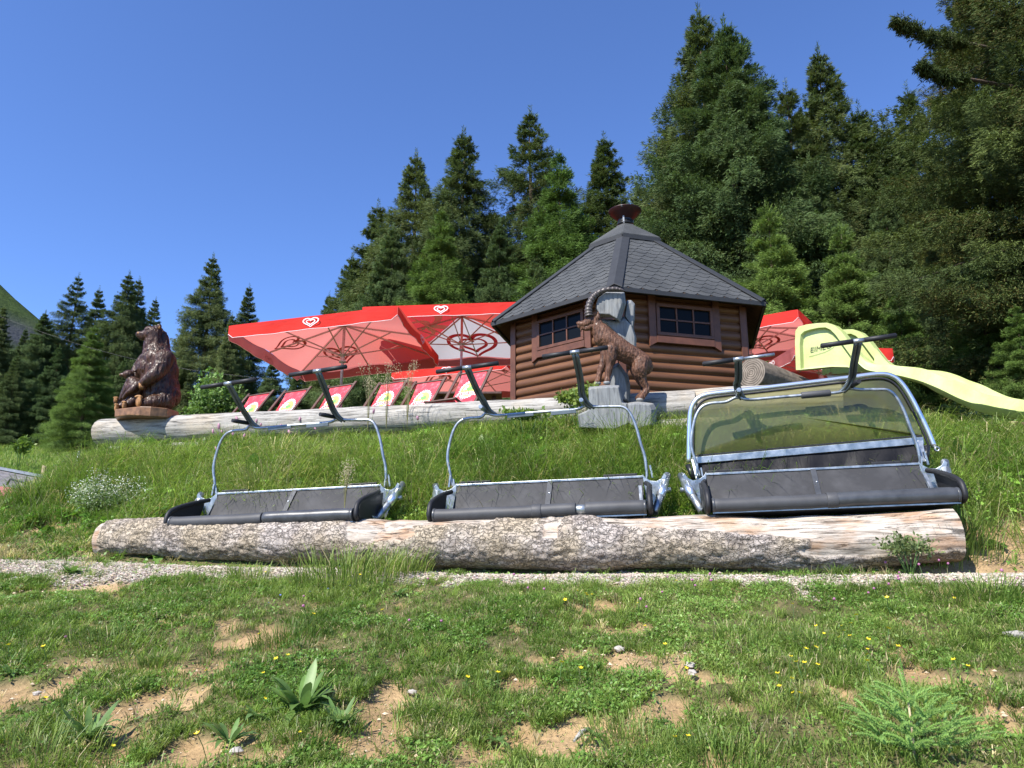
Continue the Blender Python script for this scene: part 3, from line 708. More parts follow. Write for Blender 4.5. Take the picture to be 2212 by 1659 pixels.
# ------------------------------------------------------------------ hexagonal hut
HC = Vector((2.245, 13.24, 0)); RW = 2.3; RE = 2.7; ZE = 3.91; ZF = 1.6
dirv = lambda a: Vector((math.cos(R_(a)), math.sin(R_(a)), 0))
hut = thing('log_hut', 'brown hexagonal log hut with a dark shingled roof and chimney', 'hut', (HC.x, HC.y, ZF))
HO = Vector((HC.x, HC.y, ZF))
ANG = [196, 256, 316, 16, 76, 136]
def wall_frame(i, R=RW):
    a = HC+dirv(ANG[i])*R; b = HC+dirv(ANG[(i+1) % 6])*R
    ex = (b-a).normalized(); ny = Vector((ex.y, -ex.x, 0))        # outward
    if ny.dot(a-HC) < 0: ny = -ny
    return a, b, ex, ny
def course_z():
    z = ZF; out = []
    while z < 3.86: out.append(z); z += .155
    return out
for i in range(6):
    a, b, ex, ny = wall_frame(i); L = (b-a).length; mb = MB()
    for z in course_z():
        h = min(.155, 3.9-z); prof = []
        for k in range(7):
            t = k/6; prof.append((.042*math.sin(math.pi*t)**.6-.0, z+.004+(h-.008)*t))
        xs_ = [0.0, L*.25, L*.5, L*.75, L]; V = []
        for xx in xs_:
            for (o, zz) in prof: V.append(a+ex*xx+ny*(o)+Vector((0, 0, zz))-HO)
        n = len(prof); F = [(p*n+k, (p+1)*n+k, (p+1)*n+k+1, p*n+k+1) for p in range(4) for k in range(n-1)]
        mb.add(V, F, True)
    # wall core behind the courses
    c = [a-HO+Vector((0, 0, ZF)), b-HO+Vector((0, 0, ZF)), b-HO+Vector((0, 0, 3.95)), a-HO+Vector((0, 0, 3.95))]
    mb.prism([p-ny*.002 for p in c], [p-ny*.06 for p in c])
    mb.obj('wall', M['siding'], hut)
for i in range(6):                                                   # corner posts: two boards meeting at the corner
    a = HC+dirv(ANG[i])*(RW+.035)-HO; mb = MB()
    for j in (i, (i-1) % 6):
        _, _, ex, ny = wall_frame(j); s = 1 if j == i else -1
        c0 = a+ny*.018+ex*s*.055; Mx = Matrix((ex, ny, Vector((0, 0, 1)))).transposed()
        mb.box((c0.x, c0.y, (3.9-ZF)/2), (.11, .03, 3.9-ZF), Mx)
    mb.obj('corner_post', M['trim'], hut, bevel=.004)
    # carved bracket under the eave
    d = dirv(ANG[i]); mb = MB(); side = Vector((-d.y, d.x, 0))
    pr = [(0, 3.82), (.30, 3.74), (.30, 3.70), (.13, 3.60), (.10, 3.45), (.05, 3.36), (.06, 3.22), (0, 3.16)]
    f = [a+d*(x+.02)+side*.02+Vector((0, 0, z-ZF)) for x, z in pr]; mb.prism(f, [q-side*.04 for q in f]); mb.obj('bracket', M['trim'], hut)
def window(i):
    a, b, ex, ny = wall_frame(i); base = a-HO
    Mx = Matrix((ex, ny, Vector((0, 0, 1)))).transposed()
    def P(x, o, z): q = base+ex*x+ny*o; return (q.x, q.y, z-ZF)
    x0, x1, z0, z1 = .70, 1.62, 3.325, 3.755; fw = .055
    mb = MB()
    mb.box(P((x0+x1)/2, .075, z1+fw/2), (x1-x0+2*fw, .05, fw), Mx); mb.box(P((x0+x1)/2, .075, z0-fw/2), (x1-x0+2*fw, .05, fw), Mx)
    for x in (x0-fw/2, x1+fw/2): mb.box(P(x, .074, (z0+z1)/2), (fw, .05, z1-z0), Mx)
    fr = mb.obj('window', M['trim'], hut, bevel=.004)
    mb = MB(); mb.box(P((x0+x1)/2, .062, (z0+z1)/2), (x1-x0, .012, z1-z0), Mx); mb.obj('glass_pane', M['glass'], fr)
    mb = MB()
    for k in (1, 2): mb.box(P(x0+(x1-x0)*k/3, .078, (z0+z1)/2), (.024, .022, z1-z0), Mx)
    mb.box(P((x0+x1)/2, .080, (z0+z1)/2), (x1-x0, .018, .024), Mx); mb.obj('muntin', M['trim'], fr)
    for x in (x0-fw-.07, x1+fw+.07):                                  # pointed side boards
        mb = MB(); w2 = .062; zt, zb = 3.94, 3.075
        poly = [(x-w2, zt), (x+w2, zt), (x+w2, zb+.07), (x+(-w2 if x > 1.1 else -w2), zb)] if x < 1.1 else [(x-w2, zt), (x+w2, zt), (x+w2, zb), (x-w2, zb+.07)]
        f = [Vector(P(px, .085, z)) for px, z in poly]; bk = [Vector(P(px, .04, z)) for px, z in poly]; mb.prism(f, bk); mb.obj('side_board', M['trim'], fr, bevel=.004)
    mb = MB(); mb.box(P((x0+x1)/2, .068, 3.205), (x1-x0+.12, .05, .115), Mx); mb.obj('sill_board', M['trim'], fr, bevel=.004)
window(0); window(1)
# roof: shingle rows with scalloped lower edges on every facet
RT = .60; ZT = ZE+(RE-RT)*.845
for i in range(6):
    A0 = HC+dirv(ANG[i])*RE; B0 = HC+dirv(ANG[(i+1) % 6])*RE; A1 = HC+dirv(ANG[i])*RT; B1 = HC+dirv(ANG[(i+1) % 6])*RT
    A0.z = B0.z = ZE; A1.z = B1.z = ZT
    A0, B0, A1, B1 = [q-HO for q in (A0, B0, A1, B1)]
    e = (B0-A0).normalized(); up = ((A1+B1)/2-(A0+B0)/2); SL = up.length; up.normalize(); nrm = e.cross(up)
    if nrm.z < 0: nrm = -nrm
    Mid = (A0+B0)/2; W0 = (B0-A0).length/2; W1 = (B1-A1).length/2
    base = MB(); f = [A0, B0, B1, A1]; base.prism([q-nrm*.002 for q in f], [q-nrm*.03 for q in f])
    facet = base.obj('roof', M['soffit'], hut)
    sh = MB(); rows = 15; rh = SL/rows; tw = .245
    hw = lambda y: W0+(W1-W0)*min(1, max(0, y/SL))
    for rrow in range(rows):
        ylo = rrow*rh-(.0 if rrow == 0 else .03); yhi = (rrow+1)*rh+.02
        lo = []; off = (rrow % 2)*.5*tw; x = -W0-tw
        while x < W0+tw:
            for fx, dy in ((0, 0), (.16, .05), (.33, .085), (.67, .085), (.84, .05)):
                lo.append((x+off+fx*tw, ylo+.055-dy*1.0*.9+.0))
            x += tw
        pts = [(px, max(py, -.01)) for px, py in lo if abs(px) < hw(py)-.002]
        if len(pts) < 2: continue
        pts = [(-hw(pts[0][1]), pts[0][1])]+pts+[(hw(pts[-1][1]), pts[-1][1])]
        V = []; n = len(pts)
        for px, py in pts: V.append(Mid+e*px+up*py+nrm*.014)
        for px, py in pts: V.append(Mid+e*max(-hw(yhi), min(hw(yhi), px))+up*yhi+nrm*.003)
        for px, py in pts: V.append(Mid+e*px+up*py+nrm*.001)
        F = [(k, k+1, n+k+1, n+k) for k in range(n-1)]+[(2*n+k, 2*n+k+1, k+1, k) for k in range(n-1)]
        sh.add(V, F)
    sh.obj('shingles', M['shingle'], facet, weld=False)
    mb = MB(); mb.beam(A0-Vector((0, 0, .035))-e*.0, B0-Vector((0, 0, .035)), .05, .07); mb.obj('eave_board', M['ridge'], facet)
for i in range(6):                                                     # ridge caps
    a = HC+dirv(ANG[i])*(RE+.01); b = HC+dirv(ANG[i])*(RT-.05); a.z = ZE+.012; b.z = ZT+.05; a -= HO; b -= HO
    d = dirv(ANG[i]); sd = Vector((-d.y, d.x, 0)); mb = MB(); wv_ = .125
    V = []
    for q in (a, b):
        for s, dz in ((-wv_, -.030), (-.0, .032), (wv_, -.030)): V.append(q+sd*s+Vector((0, 0, dz+.012)))
        for s, dz in ((-wv_, -.030), (-.0, .032), (wv_, -.030)): V.append(q+sd*s+Vector((0, 0, dz-.004)))
    mb.add(V, [(0, 1, 7, 6), (1, 2, 8, 7), (3, 9, 10, 4), (4, 10, 11, 5), (0, 3, 4, 1), (1, 4, 5, 2), (0, 6, 9, 3), (2, 5, 11, 8)]); mb.obj('ridge_cap', M['ridge'], hut)
# collar (second little roof) and chimney
col_ = thing('collar', None, None, (0, 0, 0)); del_ = col_
bpy.data.objects.remove(col_)
mb = MB(); V = []
for R2, z in ((.76, 5.60), (.77, 5.665), (.42, 5.93), (.20, 6.09), (.185, 6.12)):
    for i in range(6): q = HC+dirv(ANG[i])*R2-HO; V.append((q.x, q.y, z-ZF))
F = [(r*6+k, r*6+(k+1) % 6, (r+1)*6+(k+1) % 6, (r+1)*6+k) for r in range(4) for k in range(6)]
mb.add(V, F); collar = mb.obj('collar_roof', M['shingle'], hut)
mb = MB()
for i in range(6):
    q = HC+dirv(ANG[i])*.762-HO; q2 = HC+dirv(ANG[(i+1) % 6])*.762-HO
    mb.beam((q.x, q.y, 5.60-ZF), (q2.x, q2.y, 5.60-ZF), .05, .075)
mb.obj('collar_rim', M['ridge'], collar)
mb = MB(); mb.lathe([(.20, 6.04), (.155, 6.08), (.15, 6.15), (.162, 6.15), (.162, 6.19), (.15, 6.19), (.145, 6.26), (.15, 6.27), (.15, 6.30)], (0, 0, -ZF), 28)
chim = mb.obj('chimney', M['black_metal'], hut)
mb = MB(); mb.lathe([(.135, 6.25), (.18, 6.29), (.26, 6.36), (.325, 6.435), (.33, 6.45), (.20, 6.50), (.06, 6.53), (.0, 6.535)], (0, 0, -ZF), 36); mb.obj('rain_hood', M['maroon'], chim)
mb = MB()
for a in (250, 130, 10):
    d = dirv(a); mb.beam(d*.155+Vector((0, 0, 6.14-ZF)), d*.175+Vector((0, 0, 6.32-ZF)), .03, .006, d); mb.beam(d*.175+Vector((0, 0, 6.32-ZF)), d*.335+Vector((0, 0, 6.44-ZF)), .03, .006, (0, 0, 1))
mb.obj('hood_strap', M['iron'], chim)
lp = MB(); q = HC+dirv(196)*(RE-.12)-HO; lp.box((q.x, q.y, ZE-.02-ZF), (.07, .07, .06)); lp.obj('eave_lamp', M['black_metal'], hut, bevel=.01)

# ------------------------------------------------------------------ writing and emblems
def text_mesh(s, size, bold=0.0, extr=.002, shear=0.):
    cu = bpy.data.curves.new('lettering', 'FONT'); cu.body = s; cu.size = size; cu.extrude = extr; cu.offset = bold; cu.align_x = 'CENTER'; cu.align_y = 'CENTER'; cu.shear = shear
    o = bpy.data.objects.new('tmp', cu); COL.objects.link(o)
    dg = bpy.context.evaluated_depsgraph_get(); me = bpy.data.meshes.new_from_object(o.evaluated_get(dg))
    bpy.data.objects.remove(o); return me
def heart_pt(t, s=1.):
    return (s*math.sin(t)**3, s*(13*math.cos(t)-5*math.cos(2*t)-2*math.cos(3*t)-math.cos(4*t))/17)
def stroke(mb, pts, wf, fn, closed=False):
    """flat ribbon through 2D pts with width function, placed by fn(x, y)"""
    n = len(pts); V = []
    for k, (x, y) in enumerate(pts):
        a = pts[k-1] if (k > 0 or closed) else pts[k]; b = pts[(k+1) % n] if (k < n-1 or closed) else pts[k]
        tx, ty = b[0]-a[0], b[1]-a[1]; l = math.hypot(tx, ty) or 1; nx_, ny_ = -ty/l, tx/l; w_ = wf(k/(n-1))*.5
        V += [fn(x+nx_*w_, y+ny_*w_), fn(x-nx_*w_, y-ny_*w_)]
    F = [(2*k, 2*k+1, 2*k+3, 2*k+2) for k in range(n-1)]
    if closed: F.append((2*n-2, 2*n-1, 1, 0))
    mb.add(V, F)
def heart_logo(mb, fn, s=1., inner=True):
    """swirled double heart: open thick outer ring and a closed inner heart"""
    t0, t1 = R_(186), R_(532)
    pts = [heart_pt(t0+(t1-t0)*k/60, s) for k in range(61)]
    stroke(mb, pts, lambda q: s*.19*(.35+.65*math.sin(math.pi*min(1, max(0, .08+q*.86)))), fn)
    pts = [(x*1.0-.02*s, y-.03*s) for x, y in (heart_pt(R_(-20)+2*math.pi*k/48*.97, s*.56) for k in range(49))]
    stroke(mb, pts, lambda q: s*.15*(.5+.5*math.sin(math.pi*(.1+.8*q))), fn)

# ------------------------------------------------------------------ big parasols
def parasol(label, c, yaw, tx, ty, S, ground, mats, print_panels, rise=.13, vh=.27, group='red parasols of the terrace', scallop=.0):
    """c is the centre of the square at the height of the hem; panels: front, right, back, left"""
    root = thing('parasol', label, 'parasol', (c[0], c[1], ground), (0, 0, yaw), group)
    h = S/2; zc = c[2]-ground
    def E(x, y, z): return Vector((x, y, zc+z+tx*x+ty*y))
    cor = [(-h, -h), (h, -h), (h, h), (-h, h)]; zr = vh+S*rise
    apex = E(0, 0, zr)
    nrmz = Vector((0, 0, 1))
    cp = None
    for k in range(4):
        a, b = cor[k], cor[(k+1) % 4]; n = 14; V = []; F = []
        for i in range(n+1):                                   # panel sags a little between the ribs
            for j in range(n+1):
                s = i/n; t = j/n; ex_, ey_ = a[0]+(b[0]-a[0])*t, a[1]+(b[1]-a[1])*t
                x, y = ex_*s, ey_*s; sag = -.055*S/3*math.sin(2*math.pi*t)**2*s*(.6+.4*s)
                V.append(E(x, y, zr+(vh-zr)*s+sag))
        F = [(i*(n+1)+j, i*(n+1)+j+1, (i+1)*(n+1)+j+1, (i+1)*(n+1)+j) for i in range(n) for j in range(n)]
        mb = MB(); mb.add(V, F, True); pan = mb.obj('canopy_panel', mats[k], root)
        # valance flap
        mb = MB(); V = []; n = 30
        for j in range(n+1):
            t = j/n; x, y = a[0]+(b[0]-a[0])*t, a[1]+(b[1]-a[1])*t; ox, oy = (x and 0), 0
            out = Vector(((b[1]-a[1]), -(b[0]-a[0]), 0)).normalized()
            wv2 = .018*math.sin(t*17+k)+.012*math.sin(t*41); cr = min(1, min(t, 1-t)*30)
            for q in range(5):
                z = vh*(1-q/4); bow = out*(.02+wv2*(q/4)); pz = z if q < 4 else vh*(1-cr)*.35
                V.append(E(x, y, pz)+bow*(1 if 0 < j < n else .2))
        F = [(j*5+q, j*5+q+1, (j+1)*5+q+1, (j+1)*5+q) for j in range(n) for q in range(4)]
        mb.add(V, F, True); fl = mb.obj('valance', M['red'] if k < 2 else M['shaded_flap'], root)  # back and left flaps take the red with shade painted in
        mb = MB(); mb.tube([V[j*5+4] for j in range(n+1)], .006, 4, False); mb.obj('piping', M['piping'], fl)
        out = Vector(((b[1]-a[1]), -(b[0]-a[0]), 0)).normalized(); mid = ((a[0]+b[0])/2, (a[1]+b[1])/2); ed = Vector((b[0]-a[0], b[1]-a[1], 0)).normalized()
        mb = MB(); s_ = vh*.40
        def fn(x, y): p_ = Vector((mid[0], mid[1], 0))+ed*(x*1.45); return E(p_.x, p_.y, vh*.52+y)+out*.055
        heart_logo(mb, fn, s_); mb.obj('heart_emblem', M['print_white'], fl)
        if k in print_panels:
            mb = MB(); s_ = S*print_panels[k][0]; pm = print_panels[k][1]; cx_, cy_ = print_panels[k][2]
            def fn2(x, y):
                # x along the edge, y from the edge towards the apex
                tt = cx_+x/S; sd = cy_-y/h; sd = max(.02, min(.985, sd)); tt = max(.5-.495*sd, min(.5+.495*sd, tt)); t_ = (tt-.5)/sd+.5
                ex_, ey_ = a[0]+(b[0]-a[0])*t_, a[1]+(b[1]-a[1])*t_; sag = -.055*S/3*math.sin(2*math.pi*t_)**2*sd*(.6+.4*sd)
                return E(ex_*sd, ey_*sd, zr+(vh-zr)*sd+sag+print_panels[k][3])
            heart_logo(mb, fn2, s_); mb.obj('printed_heart', pm, pan, weld=False)
    top = E(0, 0, zr-.06); hubz = -.02
    mb = MB(); mb.tube([(0, 0, -.3), (0, 0, zc*.55)], .040, 14); mb.tube([(0, 0, zc*.55), (0, 0, zc+zr-.02)], .032, 14); mb.obj('pole', M['pole'], root)
    mb = MB(); mb.lathe([(.035, hubz-.18), (.075, hubz-.17), (.085, hubz-.13), (.05, hubz-.11), (.05, hubz-.02), (.085, hubz), (.085, hubz+.03), (.036, hubz+.05)], (0, 0, zc), 18); mb.obj('hub', M['pole'], root)
    for k in range(8):
        if k % 2 == 0: e_ = cor[k//2]
        else: a, b = cor[k//2], cor[(k//2+1) % 4]; e_ = ((a[0]+b[0])/2, (a[1]+b[1])/2)
        p1 = E(e_[0]*.985, e_[1]*.985, vh-.035); mb = MB(); mb.beam(top, p1, .022, .034); rb = mb.obj('rib', M['pole'], root)
        f = .62; pm_ = top+(p1-top)*f; mb = MB(); mb.beam(E(e_[0]*.03, e_[1]*.03, hubz), pm_-Vector((0, 0, .02)), .018, .026); mb.obj('strut', M['pole'], rb)
    return root
red4 = [M['red_pale']]*5
GT = 1.75
parasol('large red parasol at the left, its rosy underside showing two dark heart prints', (-3.753, 15.454, 4.10), -.132, .075, -.031, 3.5, GT, red4,
        {3: (.105, M['print_white'], (.5, .72), .012), 1: (.0001, M['print_white'], (.5, .7), .012), 2: (.11, M['print_white'], (.64, .66), .012)})
bB = parasol('large red parasol beside the hut roof, its underside partly white with a red heart', (-1.27, 17.49, 4.93), -.175, -.026, -.061, 3.8, GT,
        [M['red'], M['red'], M['white_fab'], M['print_red'], M['red_pale']],
        {2: (.17, M['print_red'], (.5, .68), -.012), 3: (.27, M['white_fab'], (.46, .66), -.012)})
parasol('low red parasol standing farther back, seen behind the right deck chairs', (-1.24, 22.6, 4.9), -.371, 0, 0, 3.8, 2.0, red4,
        {3: (.13, M['print_white'], (.5, .7), .012), 1: (.16, M['print_white'], (.5, .7), .012)})
parasol('red parasol right of the hut, between hut wall and slide', (5.85, 17.1, 4.70), -.62, 0, 0, 3.1, 1.9, red4,
        {2: (.15, M['print_white'], (.5, .65), .012), 3: (.15, M['print_white'], (.4, .72), .012)}, rise=.10)
eE = at(1926, 780, 14.4)
parasol('small red parasol corner peeping out right of the slide hood', (eE.x-1.0, 15.5, eE.z+.03), .06, 0, 0, 2.1, 2.0, red4, {})

# ------------------------------------------------------------------ deck chairs
TXT = None
def deck_chair(lean):
    root = thing('deck_chair', 'x', 'deck chair', group='red deck chairs behind the grey log')
    c, s = math.cos(lean), math.sin(lean)          # long frame leans back (+y), local y=0 at its foot
    L = 1.25; Wd = .30
    def B(x, d): return Vector((x, d*c, d*s))
    mb = MB()
    for x in (-Wd, Wd): mb.beam(B(x, 0), B(x, L), .025, .05, (1, 0, 0))
    mb.tube([B(-Wd-.01, L-.07), B(Wd+.01, L-.07)], .017, 8); mb.tube([B(-Wd, .06), B(Wd, .06)], .017, 8); mb.obj('back_frame', M['deck_wood'], root, bevel=.004)
    mb = MB()
    for x in (-Wd+.04, Wd-.04): mb.beam((x, -.30, .26), (x, c*L*.85, .02), .025, .045, (1, 0, 0))
    mb.tube([(-Wd+.04, -.28, .25), (Wd-.04, -.28, .25)], .017, 8); mb.obj('seat_frame', M['deck_wood'], root, bevel=.004)
    mb = MB()
    for x in (-Wd-.03, Wd+.03): mb.beam(B(x, .42*L), (x, c*L*.80, .03), .022, .035, (1, 0, 0))
    mb.obj('prop', M['deck_wood'], root)
    # sling
    V = []; n = 16; wd2 = .235
    p0 = B(0, L-.055); p1 = Vector((0, -.28, .26))
    for i in range(n+1):
        t = i/n; q = p0.lerp(p1, t); q = q+Vector((0, .0, -.42))*math.sin(math.pi*t)**.9*(.75+.25*t)
        for x in (-wd2, -wd2*.5, 0, wd2*.5, wd2): V.append(Vector((x, q.y, q.z)))
    mb = MB(); mb.add(V, [(i*5+j, i*5+j+1, (i+1)*5+j+1, (i+1)*5+j) for i in range(n) for j in range(4)], True)
    mb.add([v_+Vector((0, .006, -.004)) for v_ in V], [(i*5+j, (i+1)*5+j, (i+1)*5+j+1, i*5+j+1) for i in range(n) for j in range(4)], True)
    sl_ = mb.obj('sling', M['deck'], root, weld=False)
    # round emblem on the sling: follows the cloth
    def cloth(x, y, o):
        # y measured down from the top bar along the cloth
        LL = (p1-p0).length*1.05; t = max(0, min(.98, y/LL)); 
        f = lambda t: p0.lerp(p1, t)+Vector((0, 0, -.42))*math.sin(math.pi*max(t, 1e-6))**.9*(.75+.25*t)
        q = f(t); q2 = f(t+.01); tn = (q2-q).normalized(); nr = tn.cross(Vector((1, 0, 0)))
        if nr.y > 0: nr = -nr
        return Vector((x, q.y, q.z))+nr*o
    yc = .27; r = .17
    mb = MB(); n = 96; ring = [cloth((r*(1.0 if k % 4 < 2 else .90))*math.cos(2*math.pi*k/n), yc-(r*.86*(1.0 if k % 4 < 2 else .90))*math.sin(2*math.pi*k/n), .004) for k in range(n)]
    inn = [cloth(r*.5*math.cos(2*math.pi*k/n), yc-r*.43*math.sin(2*math.pi*k/n), .004) for k in range(n)]
    mb.add(ring+inn+[cloth(0, yc, .004)], [(k, (k+1) % n, n+(k+1) % n, n+k) for k in range(n)]+[(n+k, n+(k+1) % n, 2*n) for k in range(n)]); em = mb.obj('round_emblem', M['print_white'], sl_)
    mb = MB(); n = 40
    mb.add([cloth(r*.80*math.cos(2*math.pi*k/n), yc-r*.66*math.sin(2*math.pi*k/n), .007) for k in range(n)]+[cloth(r*.4*math.cos(2*math.pi*k/n), yc-r*.33*math.sin(2*math.pi*k/n), .007) for k in range(n)]+[cloth(0, yc, .007)],
           [(k, (k+1) % n, n+(k+1) % n, n+k) for k in range(n)]+[(n+k, n+(k+1) % n, 2*n) for k in range(n)]); mb.obj('yellow_field', M['yellow'], em)
    mb = MB()
    for gx_, gy_, rr in ((.035, .03, .034), (.0, .015, .026), (.06, .01, .026), (.02, -.005, .022), (-.025, .03, .016)):
        mb.add([cloth(gx_+rr*math.cos(k*.785), yc-gy_-rr*.8*math.sin(k*.785), .010) for k in range(8)], [tuple(range(8))])
    mb.obj('green_motif', M['green'], em)
    mb = MB(); mb.add([cloth(x_, yc+y_, .0095) for x_, y_ in ((-.06, -.07), (-.01, -.075), (-.03, -.01), (-.09, -.005))], [(0, 1, 2, 3)]); mb.obj('white_motif', M['print_white'], em)
    for s_, sz_, bold_, mt, o_ in (('SÄKIGAUDI', .072, .007, 'print_white', .012), ('SÄKIGAUDI', .072, .001, 'print_red', .0145)):
        me = text_mesh(s_, sz_, bold_, 0)
        for v_ in me.vertices: v_.co = cloth(v_.co.x, yc+.062-v_.co.y+.03*(v_.co.x*5)**2, o_)
        o = bpy.data.objects.new('lettering', me); link(o, M[mt], em)
    return root
d0 = deck_chair(R_(50))
DC = [(529, 850, 605, 843, 12.75, 'faded red deck chair at the left end of the row'),
      (609, 842, 684, 836, 12.5, 'red deck chair second from the left, nearest to the bare chairlift seat post'),
      (706, 833, 779, 823, 12.3, 'bleached red deck chair half hidden by tall grass stalks'),
      (817, 822, 891, 820, 12.1, 'bright red deck chair left of the close pair'),
      (895, 821, 971, 817, 11.9, 'bright red deck chair fourth from the left with a clear round emblem'),
      (994, 803, 1067, 794, 11.5, 'whitened red deck chair at the right end, in front of the parasol pole')]
DC[3] = DC[3][:5]+('bright red deck chair in the middle of the row, fourth from the left',)
DC[4] = DC[4][:5]+('bright red deck chair fifth from the left, touching its left neighbour',)
for i, (ul, vl, ur, vr, Yd, lab) in enumerate(DC):
    o = d0 if i == 0 else copy_tree(d0); o['label'] = lab
    yaw = R_(-27) if i != 5 else R_(-27); tp = at((ul+ur)/2, (vl+vr)/2, Yd); lean = R_(50); L = 1.25
    dy = math.cos(lean)*L; h = math.sin(lean)*L; sc = 1.0
    o.rotation_euler = (0, R_(-1.5), yaw)
    o.location = (tp.x+math.sin(yaw)*dy, tp.y-math.cos(yaw)*dy, tp.z-h)
# rough plank table and bench behind the last chairs
tb = at(1010, 856, 13.4)
t = thing('picnic_table', 'dark wooden table behind the two right deck chairs', 'table', (tb.x, 13.4, 1.75))
mb = MB(); [mb.box((0, y, tb.z-1.75), (1.3, .13, .04)) for y in (-.29, -.145, 0, .145, .29)]; mb.obj('tabletop', M['deck_wood'], t, bevel=.004)
for x in (-.5, .5):
    mb = MB(); mb.beam((x, -.28, 0), (x, .1, tb.z-1.78), .05, .08, (1, 0, 0)); mb.beam((x, .28, 0), (x, -.1, tb.z-1.78), .05, .08, (1, 0, 0)); mb.obj('leg', M['deck_wood'], t)

# ------------------------------------------------------------------ slide
sld = thing('slide', 'yellow green plastic playground slide coming down from the terrace at the right', 'slide', (5.0, 11.2, 1.7))
SO = Vector((5.0, 11.2, 1.7))
cr_ = Vector((.85, .53, 0))                       # across the slide, away from the camera
# near rim: u, v_top (outer rim), v_low (outer bottom edge), Y
NR = [(1838, 742, 772, 800, 10.86), (1856, 766, 786, 803, 10.78), (1871, 780, 798, 806, 10.70), (1892, 786, 803, 811, 10.60), (1913, 786, 808, 814, 10.48), (1941, 790, 811, 817, 10.32), (1983, 794, 822, 830, 10.08), (2012, 802, 833, 847, 9.9),
      (2040, 814, 846, 861, 9.74), (2068, 824, 860, 875, 9.56), (2096, 838, 870, 887, 9.38), (2124, 850, 874, 895, 9.22), (2152, 856, 880, 900, 9.05), (2212, 864, 890, 909, 8.72), (2300, 872, 900, 920, 8.2)]
top = [at(u, v, y) for u, v, _, _, y in NR]; midl = [at(u, v, y) for u, _, v, _, y in NR]; low = [at(u, v, y) for u, _, _, v, y in NR]
topc = curve_pts(top, 4); midc = curve_pts(midl, 4); lowc = curve_pts(low, 4); n = len(topc)
WS = .70; V = []
for i in range(n):
    A = topc[i]; Bz = lowc[i].z; Mz = midc[i].z; dep = A.z-Bz; inner = A.z-max(.10, dep*.6)
    pr = [(.13, Bz), (.03, Bz+.01), (-.03, Mz-.012), (-.045, Mz), (-.02, Mz+.012), (.01, A.z-.02), (.03, A.z), (.06, A.z-.005), (.09, A.z-.04), (.13, inner+.04), (.20, inner), (WS-.20, inner), (WS-.12, inner+.04), (WS-.07, A.z-.03), (WS-.03, A.z+.03), (WS+.02, A.z+.02), (WS+.01, Bz+.05)]
    for x, z in pr: V.append(Vector((A.x, A.y, z))+cr_*x-SO)
sec = len(pr); mb = MB(); mb.add(V, [(i*sec+k, (i+1)*sec+k, (i+1)*sec+k+1, i*sec+k+1) for i in range(n-1) for k in range(sec-1)]+[(i*sec+sec-1, (i+1)*sec+sec-1, (i+1)*sec, i*sec) for i in range(n-1)], True)
chute = mb.obj('chute', M['slide'], sld)
def guard(off, hood_only=False):
    """moulded side wall of the start: raised rim around a recessed face"""
    dd = cr_*off
    outl = [(1723, 800), (1721, 740), (1722, 716), (1728, 707), (1745, 702), (1768, 699), (1790, 698), (1806, 704), (1820, 716), (1838, 740), (1858, 765), (1885, 785), (1905, 798), (1880, 806), (1850, 800), (1835, 794), (1800, 793), (1760, 797)]
    def pt(u, v): 
        y = 11.32-(u-1722)*.0030; p = at(u, v, y); return p
    O = [pt(*q) for q in outl]; cxm = sum((p.x for p in O))/len(O)
    inn = [(1733, 798), (1731, 745), (1733, 724), (1740, 717), (1752, 713), (1770, 709), (1786, 708), (1797, 713), (1808, 724), (1824, 746), (1840, 768), (1852, 782), (1860, 792), (1858, 797), (1846, 795), (1832, 789), (1800, 788), (1765, 792)]
    I = [pt(*q) for q in inn]; n_ = len(O)
    fr = -cr_*.045; mbx = MB()
    Vq = [p+dd+fr-SO for p in O]+[p+dd+fr*.9-SO for p in I]+[p+dd+cr_*.045-SO for p in I]+[p+dd+cr_*.02+cr_*.07-SO for p in O]
    F_ = [(k, (k+1) % n_, n_+(k+1) % n_, n_+k) for k in range(n_)]+[(n_+k, n_+(k+1) % n_, 2*n_+(k+1) % n_, 2*n_+k) for k in range(n_)]+[tuple(range(2*n_, 3*n_))]
    F_ += [(k, 3*n_+k, 3*n_+(k+1) % n_, (k+1) % n_) for k in range(n_)]+[tuple(range(4*n_-1, 3*n_-1, -1))]
    mbx.add(Vq, F_); o = mbx.obj('side_guard', M['slide'], sld, bevel=.016)
    return o, pt
g1, gpt = guard(0.0)
g2, _ = guard(WS-.02)
# raised lettering on the recessed face
me = text_mesh('EIMEO', .12, -.001, .003, .15); a_ = gpt(1756, 755); b_ = gpt(1785, 748); ex = (b_-a_).normalized(); upv = Vector((0, 0, 1)); cen = (a_+b_)/2+cr_*.036
for v_ in me.vertices:
    lx, ly, lz = v_.co; q = cen+ex*lx+upv*(ly+.25*lx*lx)-cr_*(.004+lz); v_.co = q-SO
link(bpy.data.objects.new('lettering', me), M['slide_dark'], g1)
mb = MB(); stroke(mb, [(x*.19, -.085+.02*x*x+.012*x) for x in np.linspace(-1, 1.05, 16)], lambda q: .006, lambda x, y: cen+ex*x+upv*(y+.4*x*abs(x))-cr_*.006-SO); mb.obj('underline', M['slide_dark'], g1)
